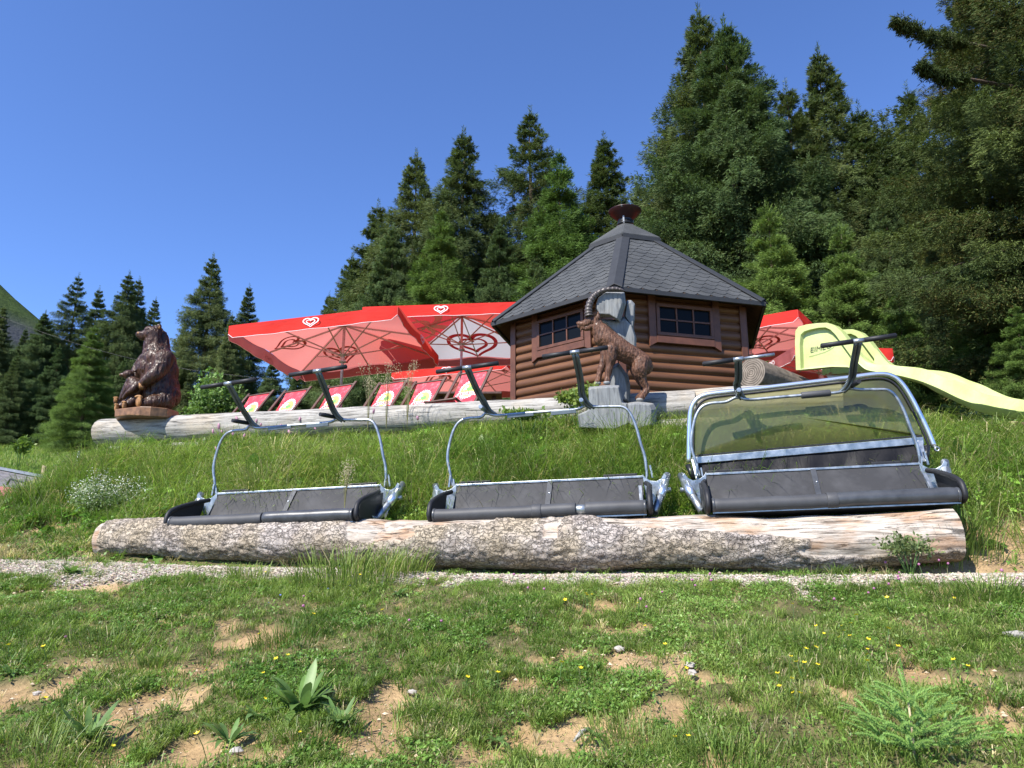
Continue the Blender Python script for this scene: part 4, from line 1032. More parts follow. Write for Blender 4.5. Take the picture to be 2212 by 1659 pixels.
# scribbles near the lower end
mb = MB(); random.seed(4)
for k in range(7):
    i = int(n*.80)+k % 4; q = topc[i]; x0_ = .075+.02*(k % 3)
    pts_ = [(.02*math.sin(j*1.7+k)+k*.035, .02*j) for j in range(6)]
    stroke(mb, pts_, lambda q_: .006, lambda x, y: Vector((q.x, q.y, q.z-.035-y*.7))+(topc[i+1]-q).normalized()*x+cr_*(.072+y*.3)-SO)
mb.obj('scribble', M['slide_dark'], chute)
sp_ = at(2190, 935, 9.9); 
for u_, v_, y_ in ((2190, 930, 9.95), (1905, 850, 11.1)):
    q = at(u_, v_, y_); mb = MB(); mb.box((q.x-SO.x, q.y-SO.y, q.z-.5-SO.z), (.09, .09, 1.25)); mb.obj('support_post', M['pale_wood'], sld, bevel=.006)
mb = MB(); q = at(2190, 918, 9.95); mb.beam((q.x-.55-SO.x, q.y-SO.y+.2, q.z-SO.z+.03), (q.x+.7-SO.x, q.y-SO.y-.25, q.z-SO.z-.02), .1, .05); mb.obj('cross_beam', M['deck_wood'], sld)

# red and white cloth lying behind the round log
q = at(1826, 806, 11.6); t = thing('striped_cloth', 'red and white striped cloth lying under the slide', 'cloth', (q.x, q.y, q.z))
for k in range(4):
    mb = MB(); y0 = -.18+.09*k; mb.add([(x, y0+j*.09, .05*math.sin(x*5)+(y0+j*.09)*.9-.03*x) for x in np.linspace(-.32, .30, 9) for j in (0, 1)], [(2*i, 2*i+2, 2*i+3, 2*i+1) for i in range(8)], True)
    mb.obj('stripe', M['print_red'] if k % 2 == 0 else M['white_fab'], t)

# ------------------------------------------------------------------ small things at the left
t = thing('shingle_roof_hut', 'grey slatted roof of a low building at the left picture edge', 'building', (-12.5, 15.5, 0))
r0 = at(-60, 1003, 16.0); r1 = at(135, 1040, 15.2); O_ = Vector((-12.5, 15.5, 0))
dn = Vector((-.25, -1.3, -.75))
mb = MB(); nn_ = 15
for k in range(nn_):
    a = r0+dn*(k/nn_)*1.25-O_; b = r1+dn*(k/nn_)*1.25-O_; a2 = r0+dn*((k+1.15)/nn_)*1.25-O_; b2 = r1+dn*((k+1.15)/nn_)*1.25-O_
    up_ = Vector((0, 0, .03)); mb.prism([a, b, b2+up_, a2+up_], [a-up_, b-up_, b2-up_*.3, a2-up_*.3])
mb.obj('roof', simple('roof_slat', (.16, .15, .16), .85, var=.35, vs=6), t)
mb = MB(); mb.beam(r0-O_+Vector((0, 0, .03)), r1-O_+Vector((0, 0, .03)), .14, .05); mb.obj('ridge_board', M['iron'], t)
mb = MB(); bb = [r0+Vector((.2, .1, -.1)), r1+Vector((-.3, .1, -.1)), r1+Vector((-.3, .1, -1.6)), r0+Vector((.2, .1, -1.6))]; mb.prism([p_-O_ for p_ in bb], [p_+Vector((0, 2.2, 0))-O_ for p_ in bb]); mb.obj('wall', M['deck_wood'], t)
mb = MB(); a = at(22, 1035, 14.6); b = at(90, 1052, 14.2); mb.tube([a-O_+Vector((-.05, 0, -.12)), a-O_+Vector((0, 0, 0)), b-O_], .02, 6); mb.obj('cable_pipe', M['black_metal'], t)
q = at(2, 1066, 12.3); t = thing('beach_umbrella', 'small faded pink and red umbrella in front of the low roof', 'umbrella', (q.x, q.y, .3))
mb = MB(); mb.lathe([(0, q.z+.12-.3), (.25, q.z+.09-.3), (.5, q.z-.3), (.56, q.z-.07-.3), (.50, q.z-.01-.3), (.0, q.z+.08-.3)], (0, 0, 0), 16, False); mb.obj('canopy', fabric('pink_fabric', (.75, .25, .3), (.8, .3, .3), .35), t)
mb = MB(); mb.tube([(0, 0, -.4), (0, 0, q.z-.2)], .018, 8); mb.obj('pole', M['iron'], t)
a = at(171, 975, 13.2); b = at(163, 1030, 13.2)
t = thing('signal_post', 'thin light metal post with a short side arm left of the logs', 'post', tuple(b)); a = a-b
mb = MB(); mb.tube([a*-.6, a], .022, 8); mb.obj('post', M['galv'], t)
mb = MB(); mb.tube([a*.45+Vector((-.10, 0, .01)), a*.45+Vector((.03, 0, 0))], .018, 8); mb.box(a*.45, (.06, .06, .08)); mb.obj('side_arm', M['iron'], t)
q = at(92, 1030, 15.8)
t = thing('fence_post', 'short wooden post standing behind the low grey roof', 'post', (q.x, q.y, q.z-.2)); mb = MB(); mb.prism([(-.04, -.03, -.3), (.04, -.03, -.3), (.045, -.03, .42), (-.025, -.03, .45)], [(-.04, .03, -.3), (.04, .03, -.3), (.045, .03, .42), (-.025, .03, .45)]); mb.obj('stake', M['pale_wood'], t)
for k, (u, v) in enumerate(((20, 930), (46, 932), (128, 940), (96, 936), (186, 950))):
    q = ground_at(u, v, 20, 60); o = MB(); o.prism([(-.05, 0, -.2), (.05, 0, -.2), (.04, 0, .9), (-.03, 0, .95)], [(-.05, .08, -.2), (.05, .08, -.2), (.04, .08, .9), (-.03, .08, .95)])
    ob = o.obj('pasture_stake', M['pale_wood']); ob.location = q; tag(ob, ('thin pale pasture stake nearest to the left picture edge', 'thin pasture stake right beside the one nearest the left edge', 'thin pasture stake below the bright green front spruce, left side', 'thin pasture stake midway along the meadow edge', 'thin pasture stake near the trunk of the bright green front spruce')[k], 'stake', 'pasture stakes at the meadow edge')
for k, (u, v, hh) in enumerate(((2113, 955, .24), (2132, 958, .20), (2060, 962, .16), (2190, 948, .26), (2204, 952, .2))):
    q = at(u, v, 9.4); o = MB(); o.prism([(-.03, 0, -.4), (.03, 0, -.4), (.028, 0, hh*.5), (-.02, 0, hh*.55)], [(-.03, .03, -.4), (.03, .03, -.4), (.028, .03, hh*.5), (-.02, .03, hh*.55)])
    ob = o.obj('fence_stake', M['pale_wood']); ob.location = q; tag(ob, ('short pale stake left of the slide support post, nearer one of two', 'short pale stake closest to the slide support post on its left', 'low stake in the grass right of the visor frame', 'pale stake right behind the slide support post', 'pale stake at the right picture edge under the slide')[k], 'stake', 'stakes under the slide')

# ------------------------------------------------------------------ chairlift seats
YAW = -math.atan(.2)
def arm_rest(root, s, name='armrest'):
    x = 1.045*s
    pts = curve_pts([(x-.03*s, .64, .27), (x, .46, .235), (x, .25, .19), (x, .10, .150), (x, .01, .11), (x, -.03, .05), (x, -.03, -.02), (x, .06, -.05), (x, .32, -.03), (x-.02*s, .55, .04)], 5)
    mb = MB(); mb.tube(pts, .024, 10); a = mb.obj(name, M['rubber'], root)
    ins = [(y, z) for _, y, z in [tuple(p) for p in pts]]
    mb = MB(); mb.prism([(x+.012*s, y*.97+.006, z*.93+.006) for y, z in ins], [(x+.028*s, y*.97+.006, z*.93+.006) for y, z in ins]); mb.obj('arm_pad', M['rubber'], a)
def side_arm(root, s, flip=1):
    mb = MB()
    mb.tube([(1.235*s, .80, .36), (1.20*s, .72, .26), (1.12*s, .50, .06), (1.08*s, .42, -.04)], .036, 14)
    t = mb.obj('side_tube', M['galv'], root)
    mb = MB(); mb.tube([(1.20*s, .72, .27), (1.145*s, .57, .12)], .047, 14); mb.obj('sleeve', M['alu'], t)
    mb = MB(); poly = [(.985, .375), (1.01, .335), (1.06, .30), (1.12, .29), (1.17, .315), (1.20, .365), (1.225, .34), (1.17, .20), (1.09, .06), (1.06, -.02), (1.01, .02), (1.0, .16)]
    y0 = .745; f = [Vector((x*s, y0-.05*(x-.98)*3, z)) for x, z in poly]; mb.prism(f, [p+Vector((0, .012, 0)) for p in f]); mb.obj('side_plate', M['galv'], root, bevel=.002)
    mb = MB(); mb.box((1.075*s, .80, .40), (.018, .03, .13), Matrix.Rotation(R_(-8*s), 3, 'Y')); mb.box((1.025*s, .80, .37), (.014, .04, .10), Matrix.Rotation(R_(6*s), 3, 'Y')); p1 = mb
    b1 = MB(); b1.box((1.075*s, .80, .40), (.018, .03, .13), Matrix.Rotation(R_(-8*s), 3, 'Y')); b1.obj('lug', M['galv'], root)
    b1 = MB(); b1.box((1.025*s, .80, .37), (.014, .04, .10), Matrix.Rotation(R_(6*s), 3, 'Y')); b1.obj('lug', M['galv'], root)
    b1 = MB(); b1.tube([(1.18*s, .70, .20), (1.255*s, .71, .20)], .026, 12); b1.obj('end_stub', M['galv'], t)
    b1 = MB(); b1.tube([(1.05*s, .30, -.03), (1.05*s, .42, -.03)], .038, 14, False); b1.tube([(1.05*s, .42, -.03), (1.05*s, .30, -.03)], .028, 14, False); b1.obj('clamp', M['galv'], root)
def footrest(root, bar, xb, xt, zb, zt, dx, knob, wornL=False, wornR=False):
    """curved twin post rising from the bar, with a padded crosspiece"""
    pts = curve_pts([(xb+.07*dx, .83, zb), (xb+.01*dx, .80, zb+.05), (xb-.03*dx, .74, zb+.14), (lerp(xb, xt, .55), .62, lerp(zb, zt, .55)), (xt, .45, zt)], 5)
    mb = MB()
    for o in (-.019, .019): mb.tube([(p.x+o, p.y, p.z) for p in pts], [.019]*len(pts), 10)
    r = mb.obj('footrest_post', M['steel_dark'], root)
    mb = MB(); mb.tube([(xt-.05, .445, zt+.004-.0017), (xt+.05, .445, zt+.008)], .024, 14); mb.obj('crosspiece', M['galv'], r)
    for s, worn in ((-1, wornL), (1, wornR)):
        a = Vector((xt+.05*s, .445, zt+.006+.002*s)); b = Vector((xt+.345*s, .445, zt+.006+.022*s))
        mb = MB()
        if worn: mb.tube([a, b], .016, 12); mb.obj('bare_grip', M['galv'], r)
        else: mb.tube([a, a.lerp(b, .98)], .0245, 14); mb.tube([a.lerp(b, .98), b], .017, 10); mb.obj('grip', M['rubber'], r)
    mb = MB(); kx = xb-.03*dx; mb.tube([(kx, .80, zb+.05), (kx-.06*knob, .66, zb+.055), (kx-.085*knob, .60, zb+.055)], [.022, .026, .022], 12); mb.obj('knob', M['rubber'] if knob else M['galv'], r)
    return r
def lift_seat(label, P, roll, kind):
    root = thing('chairlift_seat', label, 'chairlift seat', P, (0, R_(roll), YAW), None)
    # front edge roll in two padded halves
    xm = {1: .04, 2: .0, 3: .0}[kind]
    for s, (x0, x1) in ((0, (-1.0, xm-.006)), (1, (xm+.006, 1.0))):
        big = .064 if s == 0 or kind == 2 else .066
        mb = MB(); n = 22; pp = []; rr = []
        for i in range(n+1):
            x = x0+(x1-x0)*i/n; pp.append((x, 0, .002*math.sin(x*9)+(.006*math.sin(x*3))))
            rr.append(big*(1+.012*math.sin(x*23)+(0 if 0 < i < n else -.03)))
        if kind == 2 and s == 1:
            k = int(n*.45); 
            a_, b_ = MB(), MB(); a_.tube(pp[:k], [r*.97 for r in rr[:k]], 26); a_.obj('seat_roll', M['pad'], root, bevel=.006); b_.tube(pp[k+1:], [r*1.03 for r in rr[k+1:]], 26); b_.obj('seat_roll', M['pad'], root, bevel=.006)
            c_ = MB(); c_.tube([pp[k-2], pp[k+2]], .045, 16); c_.obj('bare_core', M['galv'], root)
        else:
            mb.tube(pp, rr, 26); mb.obj('seat_roll', M['pad'] if not (kind in (1, 3) and s == 1) else M['pad_shiny'], root, bevel=.008)
    for x in (-1.0, 1.0):
        mb = MB(); mb.tube([(x-.012, 0, 0), (x+.012, 0, 0)], .068, 26); mb.obj('end_cap', M['pad_shiny'], root, bevel=.006)
    if kind > 1:
        mb = MB(); mb.tube([(xm-.045, 0, 0), (xm+.045, 0, 0)], .0705, 26); mb.obj('strap', M['pad'], root, bevel=.004); 
    mb = MB(); mb.box((0, .0, -.066), (2.02, .05, .012)); mb.obj('edge_rail', M['galv'], root)
    # seat pan curving back and down from the roll
    prof = [(.02, -.055), (.16, -.085), (.32, -.085), (.44, -.05), (.50, .03)]
    V = [(x, y, z+o) for o in (0, -.018) for y, z in prof for x in (-.98, .98)]; n = len(prof)
    mb = MB(); mb.add(V, [(2*i, 2*i+1, 2*i+3, 2*i+2) for i in range(n-1)]+[(2*n+2*i, 2*n+2*i+2, 2*n+2*i+3, 2*n+2*i+1) for i in range(n-1)]); mb.obj('seat_pan', M['panel'], root)
    # backrest sheets
    y0, z0, y1, z1 = .50, -.03, .765, .345
    def BP(x, t, o=0): 
        yy = y0+(y1-y0)*t; zz = z0+(z1-z0)*t; nr = Vector((0, -(z1-z0), (y1-y0))).normalized(); return Vector((x, yy, zz))+nr*o
    bx = {1: -.045, 2: .03, 3: .03}[kind]
    for s, (xa, xb_) in enumerate(((-.985, bx-.006), (bx+.006, .985))):
        mb = MB(); n = 10; V = [BP(xa+(xb_-xa)*i/n, j/4, .010*math.sin(math.pi*i/n)*math.sin(math.pi*j/4)) for i in range(n+1) for j in range(5)]
        F = [(i*5+j, (i+1)*5+j, (i+1)*5+j+1, i*5+j+1) for i in range(n) for j in range(4)]
        mb.add(V, F, True); mb.add([v+Vector((0, .012, -.006)) for v in V], [f[::-1] for f in F]); mb.obj('backrest', M['panel'], root, weld=False)
    mb = MB(); mb.beam(BP(bx-.02, .02, .012), BP(bx+.02 if kind == 1 else bx, .99, .012), .052, .008, (0, -1, .6)); st = mb.obj('centre_strap', M['pad_shiny'], root)
    mb = MB()
    for t in (.2, .62): mb.ell(BP(bx, t, .019), (.010, .010, .010), None, 8, 6)
    mb.obj('rivet', M['alu'], st)
    mb = MB(); mb.beam(BP(-.99, 1.0, .004), BP(.99, 1.0, .004), .03, .022, (0, 0, 1)); mb.obj('top_rail', M['galv'], root, bevel=.003)
    for x0_, x1_ in ((-.97, -.62), (.58, .93)):
        mb = MB(); mb.box(((x0_+x1_)/2, y1+.04, z1+.022), (x1_-x0_, .03, .045)); mb.obj('rear_pad', M['rubber'], root, bevel=.006)
    for s in (-1, 1): arm_rest(root, s); side_arm(root, s)
    if kind >= 2:
        s = 1 if kind == 2 else 1; mb = MB(); mb.beam((.965*s, .36, .0), (.955*s, .56, .24), .012, .03, (1, 0, 0)); mb.obj('hinge_strip', M['galv'], root)
    # restraint bar with its two footrests
    z = {1: 0, 2: 0, 3: .0}[kind]
    xL, xR = (-.64, .44) if kind < 3 else (-.585, .475)
    zb = 1.105
    L_ = curve_pts([(-1.045, .82, .33), (-1.075, .82, .48), (-1.105, .82, .66), (-1.07, .82, .85), (-1.02, .82, .98), (-.955, .82, 1.055), (-.86, .82, 1.082), (-.72, .82, 1.085), (xL-.02, .82, zb+.02), (xL+.10, .82, zb-.012),
                    (-.2, .82, zb-.008), (.1, .82, zb-.004), (xR-.10, .82, zb), (xR, .82, zb+.03), (xR+.11, .82, zb+.012), (.72, .82, 1.108), (.84, .82, 1.09), (.905, .82, 1.01), (.955, .82, .86), (.985, .82, .70), (1.02, .82, .55), (1.03, .82, .33)], 5)
    mb = MB(); mb.tube(L_, .0165, 12); bar = mb.obj('restraint_bar', M['galv'], root)
    if kind == 3: mb = MB(); mb.tube([(.02, .82, zb-.006), (.30, .82, zb)], .034, 14); mb.obj('bar_pad', M['pad'], bar, bevel=.006)
    else:
        for a_, b_ in ((-.42, -.13), (.06, .33)):
            mb = MB(); mb.beam((a_, .81, zb-.032), (b_, .81, zb-.024), .02, .042, (0, 0, 1)); mb.obj('bar_sleeve', M['steel_dark'], bar, bevel=.003)
    if kind == 1: FR = ((xL, -.73, 1.555, 1, 1, False, False), (xR, .36, 1.615, 1, 1, False, False))
    elif kind == 2: FR = ((xL, -.77, 1.555, 1, 0, False, False), (xR, .385, 1.63, 1, 0, False, False))
    else: FR = ((xL, -.60, 1.43, .6, 0, False, True), (xR, .525, 1.52, -1, -.2, False, False))
    for xb_, xt, zt, dx, kn, wl, wr in FR: footrest(root, bar, xb_, xt, zb, zt, dx, kn, wl, wr)
    if kind == 3:
        yc = 1.0
        out = [(-1.135, .50), (-1.12, .66), (-1.10, .85), (-1.075, 1.03), (-1.03, 1.13), (-.95, 1.195), (-.80, 1.22), (-.4, 1.235), (.1, 1.26), (.55, 1.285), (.80, 1.30), (.93, 1.28), (1.02, 1.20), (1.09, 1.05), (1.15, .86), (1.20, .68), (1.235, .52)]
        oc = curve_pts([(x, yc, z_) for x, z_ in out], 4)
        mb = MB(); mb.tube(oc, .026, 10, sx=1.); can = mb.obj('canopy_frame', M['alu'], root)
        inn = [Vector((p.x*(1-.045/abs(1.15))+.0, yc-.012, .5+(p.z-.5)*.948-.004)) for p in oc]
        mb = MB(); mb.tube(inn, .013, 8); mb.obj('gasket', M['rubber'], can)
        vs = [Vector((p.x*.985, yc-.006, .5+(p.z-.5)*.99)) for p in inn if p.z > .60]
        lowp = [Vector((1.12, yc-.006, .655)), Vector((-1.075, yc-.006, .578))]
        ring = [lowp[0].lerp(lowp[1], q/12) for q in range(13)]+vs; cc = Vector((0, yc-.05, .9)); n = len(ring); V = []; rings = 8
        for i in range(rings+1):                              # slightly bulged sheet
            f = 1-i/rings
            for p in ring: q = cc.lerp(p, f); q.y = yc-.006-.06*(1-f*f); V.append(q)
        mb = MB(); mb.add(V, [(i*n+k, i*n+(k+1) % n, (i+1)*n+(k+1) % n, (i+1)*n+k) for i in range(rings) for k in range(n)], True)
        mb.obj('visor', M['visor'], root, weld=False)
        mb = MB(); mb.beam((-1.09, yc-.02, .565), (1.13, yc-.02, .642), .022, .016, (0, 0, 1)); mb.obj('gasket', M['rubber'], can)
        mb = MB(); mb.beam((-1.10, yc-.03, .515), (1.135, yc-.03, .592), .03, .07, (0, 0, 1)); mb.obj('cross_bar', M['galv'], root, bevel=.004)
        V = []; n = 60
        for i in range(n+1):
            x = -1.05+2.1*i/n; zt = .485+(x+1.1)*.035; 
            for j in range(5): V.append((x, yc-.02+.018*math.sin(i*.9+j)*(j/4)+.03*math.sin(i*.37)*(j/4)-.10*j/4, zt-.06*j))
        mb = MB(); mb.add(V, [(i*5+j, (i+1)*5+j, (i+1)*5+j+1, i*5+j+1) for i in range(n) for j in range(4)], True); mb.obj('black_skirt', M['skirt'], root)
        for s, zz in ((-1, .0), (1, .06)):
            mb = MB(); mb.beam((1.09*s, yc-.05, .52+zz), (1.06*s, .85, .30+zz), .05, .05, (0, 1, 0)); mb.obj('canopy_link', M['galv'], root, bevel=.004)
            mb = MB(); mb.tube([(1.15*s, yc-.06, .47+zz), (1.10*s, .9, .32+zz)], .03, 12); mb.obj('damper', M['black_metal'], root)
        mb = MB(); mb.lathe([(.012, -.012), (.026, -.012), (.026, .012), (.012, .012), (.012, -.012)], (0, 0, 0), 16)
        k = mb.obj('pivot_eye', M['galv'], root); k.location = (1.245, yc-.03, .50); k.rotation_euler = (R_(90), 0, 0)
    return root
lift_seat('bare grey chairlift seat at the left, propped on the log, bar and footrests raised', (-2.549, 7.41, .244), -1.9, 1)
lift_seat('bare grey chairlift seat in the middle, its front roll torn near the right end', (.2346, 6.853, .2936), -1.7, 2)
lift_seat('chairlift seat with tinted visor canopy at the right end of the log', (2.787, 6.343, .367), -1.9, 3)

# ------------------------------------------------------------------ carved animals
def ball(mb, c, r, M_=None): mb.ell(c, r if hasattr(r, '__len__') else (r, r, r), M_, 20, 14)
def chain(mb, pts, radii, m=5):
    P = curve_pts(pts, m); Rr = interp_list(radii, len(pts), len(P)); mb.tube(P, Rr, 14)
    ball(mb, pts[0], radii[0]*.98); ball(mb, pts[-1], radii[-1]*.98)
def sculpt(name, mb, m, parent, voxel, smooth=3, amp=.006, fs=(38, 38, 9), seed=1, flow=None):
    o = mb.obj('tmp_blob', None, None, weld=False)
    rm = o.modifiers.new('r', 'REMESH'); rm.mode = 'VOXEL'; rm.voxel_size = voxel
    sm = o.modifiers.new('s', 'SMOOTH'); sm.factor = .6; sm.iterations = smooth
    dg = bpy.context.evaluated_depsgraph_get(); me = bpy.data.meshes.new_from_object(o.evaluated_get(dg)); bpy.data.objects.remove(o)
    n = len(me.vertices); V = np.zeros(n*3, np.float32); me.vertices.foreach_get('co', V); V = V.reshape(-1, 3).astype(float)
    N = np.zeros(n*3, np.float32); me.vertex_normals.foreach_get('vector', N) if hasattr(me, 'vertex_normals') else None; N = N.reshape(-1, 3)
    Q = V.copy() if flow is None else flow(V)
    wob = ((fbm(V*7, seed+5, 2)-.5)*.10)[:, None]
    a = fbm(Q*np.array(fs)+wob*8, seed, 3); b = 1-np.abs(a-.5)*4
    V = V+N*(b[:, None]*amp)
    me.vertices.foreach_set('co', V.astype(np.float32).ravel()); me.polygons.foreach_set('use_smooth', [True]*len(me.polygons)); me.update(); me.name = name
    oo = bpy.data.objects.new(name, me); return link(oo, m, parent)

# mother bear with cub
def Bc(x, y, Yd): return at((240+x/5.53)*.864, (780+y/5.53)*.864, Yd)
bs_ = .001166
bear = thing('bear_carving', 'glossy dark brown carved seated bear holding a cub, on the left end of grey log', 'carving', (0, 0, 0))
YB = 11.45; BO = Vector(Bc(750, 1400, YB)); bear.location = BO
def Q(x, y, dy=0): return Bc(x, y, YB+dy)-BO
def rr(px): return px*bs_
mb = MB()
ball(mb, Q(905, 1160, .05), (rr(245), .30, rr(205))); ball(mb, Q(870, 950, .05), (rr(235), .30, rr(270))); ball(mb, Q(860, 700, .04), (rr(228), .28, rr(215)))
ball(mb, Q(850, 590, .03), (rr(185), .23, rr(140))); ball(mb, Q(890, 830, .05), (rr(225), .30, rr(240))); ball(mb, Q(895, 1050, .06), (rr(232), .31, rr(230))); ball(mb, Q(760, 800, .0), (rr(185), .24, rr(190)))
chain(mb, [Q(840, 600, .02), Q(805, 480, .0), Q(800, 370, -.01)], [rr(165), rr(135), rr(110)])
ball(mb, Q(790, 310, -.02), (rr(118), .125, rr(108))); ball(mb, Q(760, 270, -.04), (rr(85), .10, rr(72)))
chain(mb, [Q(735, 315, -.05), Q(660, 318, -.07), Q(600, 312, -.09)], [rr(76), rr(54), rr(40)]); ball(mb, Q(655, 355, -.07), (rr(60), .05, rr(32)))
chain(mb, [Q(850, 240, .03), Q(920, 330, .07), Q(935, 430, .07), Q(920, 520, .05)], [rr(45), rr(62), rr(70), rr(90)])
ball(mb, Q(868, 205, -.07), (rr(34), .022, rr(40))); ball(mb, Q(835, 215, .08), (rr(30), .022, rr(36)))
chain(mb, [Q(950, 640, -.16), Q(880, 800, -.24), Q(770, 900, -.30), Q(680, 965, -.32), Q(630, 1010, -.32)], [rr(120), rr(95), rr(80), rr(62), rr(52)])
chain(mb, [Q(700, 660, .18), Q(590, 800, .16), Q(540, 940, .10)], [rr(100), rr(80), rr(60)])
chain(mb, [Q(930, 1230, -.10), Q(800, 1250, -.24), Q(690, 1270, -.30), Q(615, 1270, -.34)], [rr(150), rr(105), rr(72), rr(52)])
chain(mb, [Q(760, 1230, .2), Q(560, 1270, .14), Q(380, 1280, .06), Q(300, 1240, .02)], [rr(110), rr(80), rr(60), rr(45)])
for x in (690, 735): pass
body = sculpt('bear_body', mb, M['bear'], bear, .013, 8, .016, (26, 26, 6), 3)
mb = MB(); ball(mb, Q(592, 300, -.10), (rr(30), .04, rr(26))); mb.obj('nose', M['bear_paw'], body)
for ex_, dy_ in ((722, -.145), ): mb = MB(); ball(mb, Q(ex_, 285, dy_), .012); mb.obj('eye', M['black_metal'], body)
mb = MB(); ball(mb, Q(870, 208, -.085), (rr(22), .016, rr(28))); mb.obj('ear_inside', M['bear_paw'], body)
def paw(x, y, dy, w_, h_, parent, yaw=-.5):
    mb = MB(); Mr = Matrix.Rotation(yaw, 3, 'Z')
    ball(mb, Q(x, y, dy), (rr(w_), .035, rr(h_)), Mr)
    for k in range(4):
        q = Q(x-w_*.66+k*w_*.44, y-h_*.88+abs(k-1.5)*h_*.10, dy-.012); mb.ell(q, (rr(w_)*.27, .03, rr(h_)*.22), Mr, 10, 8)
    return sculpt('foot', mb, M['bear_paw'], parent, .008, 1, .002, (40, 40, 20), 7)
paw(592, 1235, -.40, 50, 85, body); paw(278, 1215, -.03, 30, 42, body)
for k in range(4):
    mb = MB(); mb.tube([Q(600+k*15, 985+k*4, -.385+k*.01), Q(602+k*15, 1035, -.40+k*.01), Q(606+k*15, 1078, -.385+k*.01)], [.010, .0085, .003], 8); mb.obj('claw', M['bear_paw'], body)
mb = MB()
ball(mb, Q(545, 1060, -.14), (rr(115), .13, rr(150))); ball(mb, Q(505, 960, -.14), (rr(78), .09, rr(70))); ball(mb, Q(450, 870, -.15), (rr(74), .085, rr(66)))
chain(mb, [Q(430, 880, -.17), Q(385, 872, -.19), Q(350, 868, -.20)], [rr(46), rr(34), rr(25)])
ball(mb, Q(535, 812, -.20), (rr(22), .015, rr(24))); ball(mb, Q(520, 815, -.08), (rr(20), .015, rr(22)))
chain(mb, [Q(455, 990, -.16), Q(405, 1080, -.18), Q(350, 1195, -.2)], [rr(48), rr(42), rr(28)])
chain(mb, [Q(570, 1000, -.24), Q(510, 1070, -.29), Q(435, 1125, -.28), Q(385, 1190, -.24)], [rr(52), rr(42), rr(32), rr(24)])
chain(mb, [Q(540, 1210, -.18), Q(460, 1270, -.24), Q(400, 1290, -.26)], [rr(80), rr(55), rr(36)]); chain(mb, [Q(480, 1230, -.05), Q(370, 1290, -.08), Q(300, 1310, -.12)], [rr(70), rr(45), rr(30)])
cub = sculpt('cub_body', mb, M['bear'], bear, .012, 2, .006, (36, 36, 9), 9)
paw(392, 1290, -.33, 27, 58, cub); paw(285, 1325, -.17, 24, 58, cub)
mb = MB(); ball(mb, Q(345, 868, -.205), rr(20)); mb.obj('nose', M['bear_paw'], cub)
# half round slab
pl = [(255, 1398, -.28), (450, 1385, -.42), (600, 1390, -.52), (750, 1398, -.50), (980, 1400, -.36), (1145, 1412, -.05), (1120, 1412, .25), (700, 1398, .36), (320, 1398, .2)]
topz = Q(700, 1345, -.1).z-.03
f = []
for x, y, dy in pl:
    q = Q(x, y, dy); f.append(Vector((q.x, q.y, topz)))
mb = MB(); mb.prism([p for p in f], [Vector((p.x*.985, p.y*.985, p.z-.135-.02*math.sin(p.x*6))) for p in f]); mb.obj('wooden_slab', M['slab'], bear, bevel=.012)

# ibex on carved rocks
YI = 9.15; isc = .864/4.364*9.3/1555
def Ic(x, y, Yd): return at((1400+x/4.364)*.864, (700+y/4.364)*.864, Yd)
IO = Vector(Ic(600, 1400, YI)); ibex = thing('ibex_carving', 'carved reddish wooden ibex with long ringed horn climbing grey carved rocks', 'carving', tuple(IO))
def I(x, y, dy=0): return Ic(x, y, YI+dy)-IO
def ir(px): return px*isc
mb = MB()
chain(mb, [I(455, 560, 0), I(510, 640, 0), I(600, 720, 0), I(710, 790, 0), I(810, 845, .01), I(890, 905, .02), I(925, 950, .03)], [ir(88), ir(112), ir(122), ir(112), ir(105), ir(108), ir(88)])
chain(mb, [I(405, 470, 0), I(425, 540, 0), I(470, 640, 0)], [ir(60), ir(78), ir(100)])
ball(mb, I(350, 450, 0), (ir(66), ir(50), ir(62))); chain(mb, [I(330, 455, 0), I(270, 478, 0), I(218, 484, 0)], [ir(52), ir(40), ir(27)]); ball(mb, I(205, 472, 0), ir(22)); ball(mb, I(215, 508, 0), (ir(24), ir(18), ir(15)))
chain(mb, [I(340, 510, 0), I(290, 528, 0), I(245, 520, 0)], [ir(38), ir(26), ir(20)]); chain(mb, [I(232, 525, 0), I(228, 560, 0)], [ir(12), ir(4)])
ball(mb, I(330, 412, -.045), (ir(26), ir(14), ir(20)))
chain(mb, [I(400, 470, -.04), I(412, 405, -.06), I(418, 350, -.06)], [ir(20), ir(22), ir(5)]); chain(mb, [I(395, 470, .05), I(405, 420, .07), I(412, 380, .08)], [ir(18), ir(18), ir(5)])
# front legs
chain(mb, [I(560, 760, -.06), I(560, 860, -.07), I(543, 930, -.07), I(530, 1000, -.07), I(520, 1060, -.07), I(515, 1105, -.07)], [ir(78), ir(58), ir(38), ir(33), ir(26), ir(32)])
chain(mb, [I(510, 740, .05), I(492, 840, .04), I(468, 920, .03), I(440, 990, .03), I(425, 1060, .02), I(412, 1108, .0)], [ir(70), ir(50), ir(36), ir(32), ir(26), ir(30)])
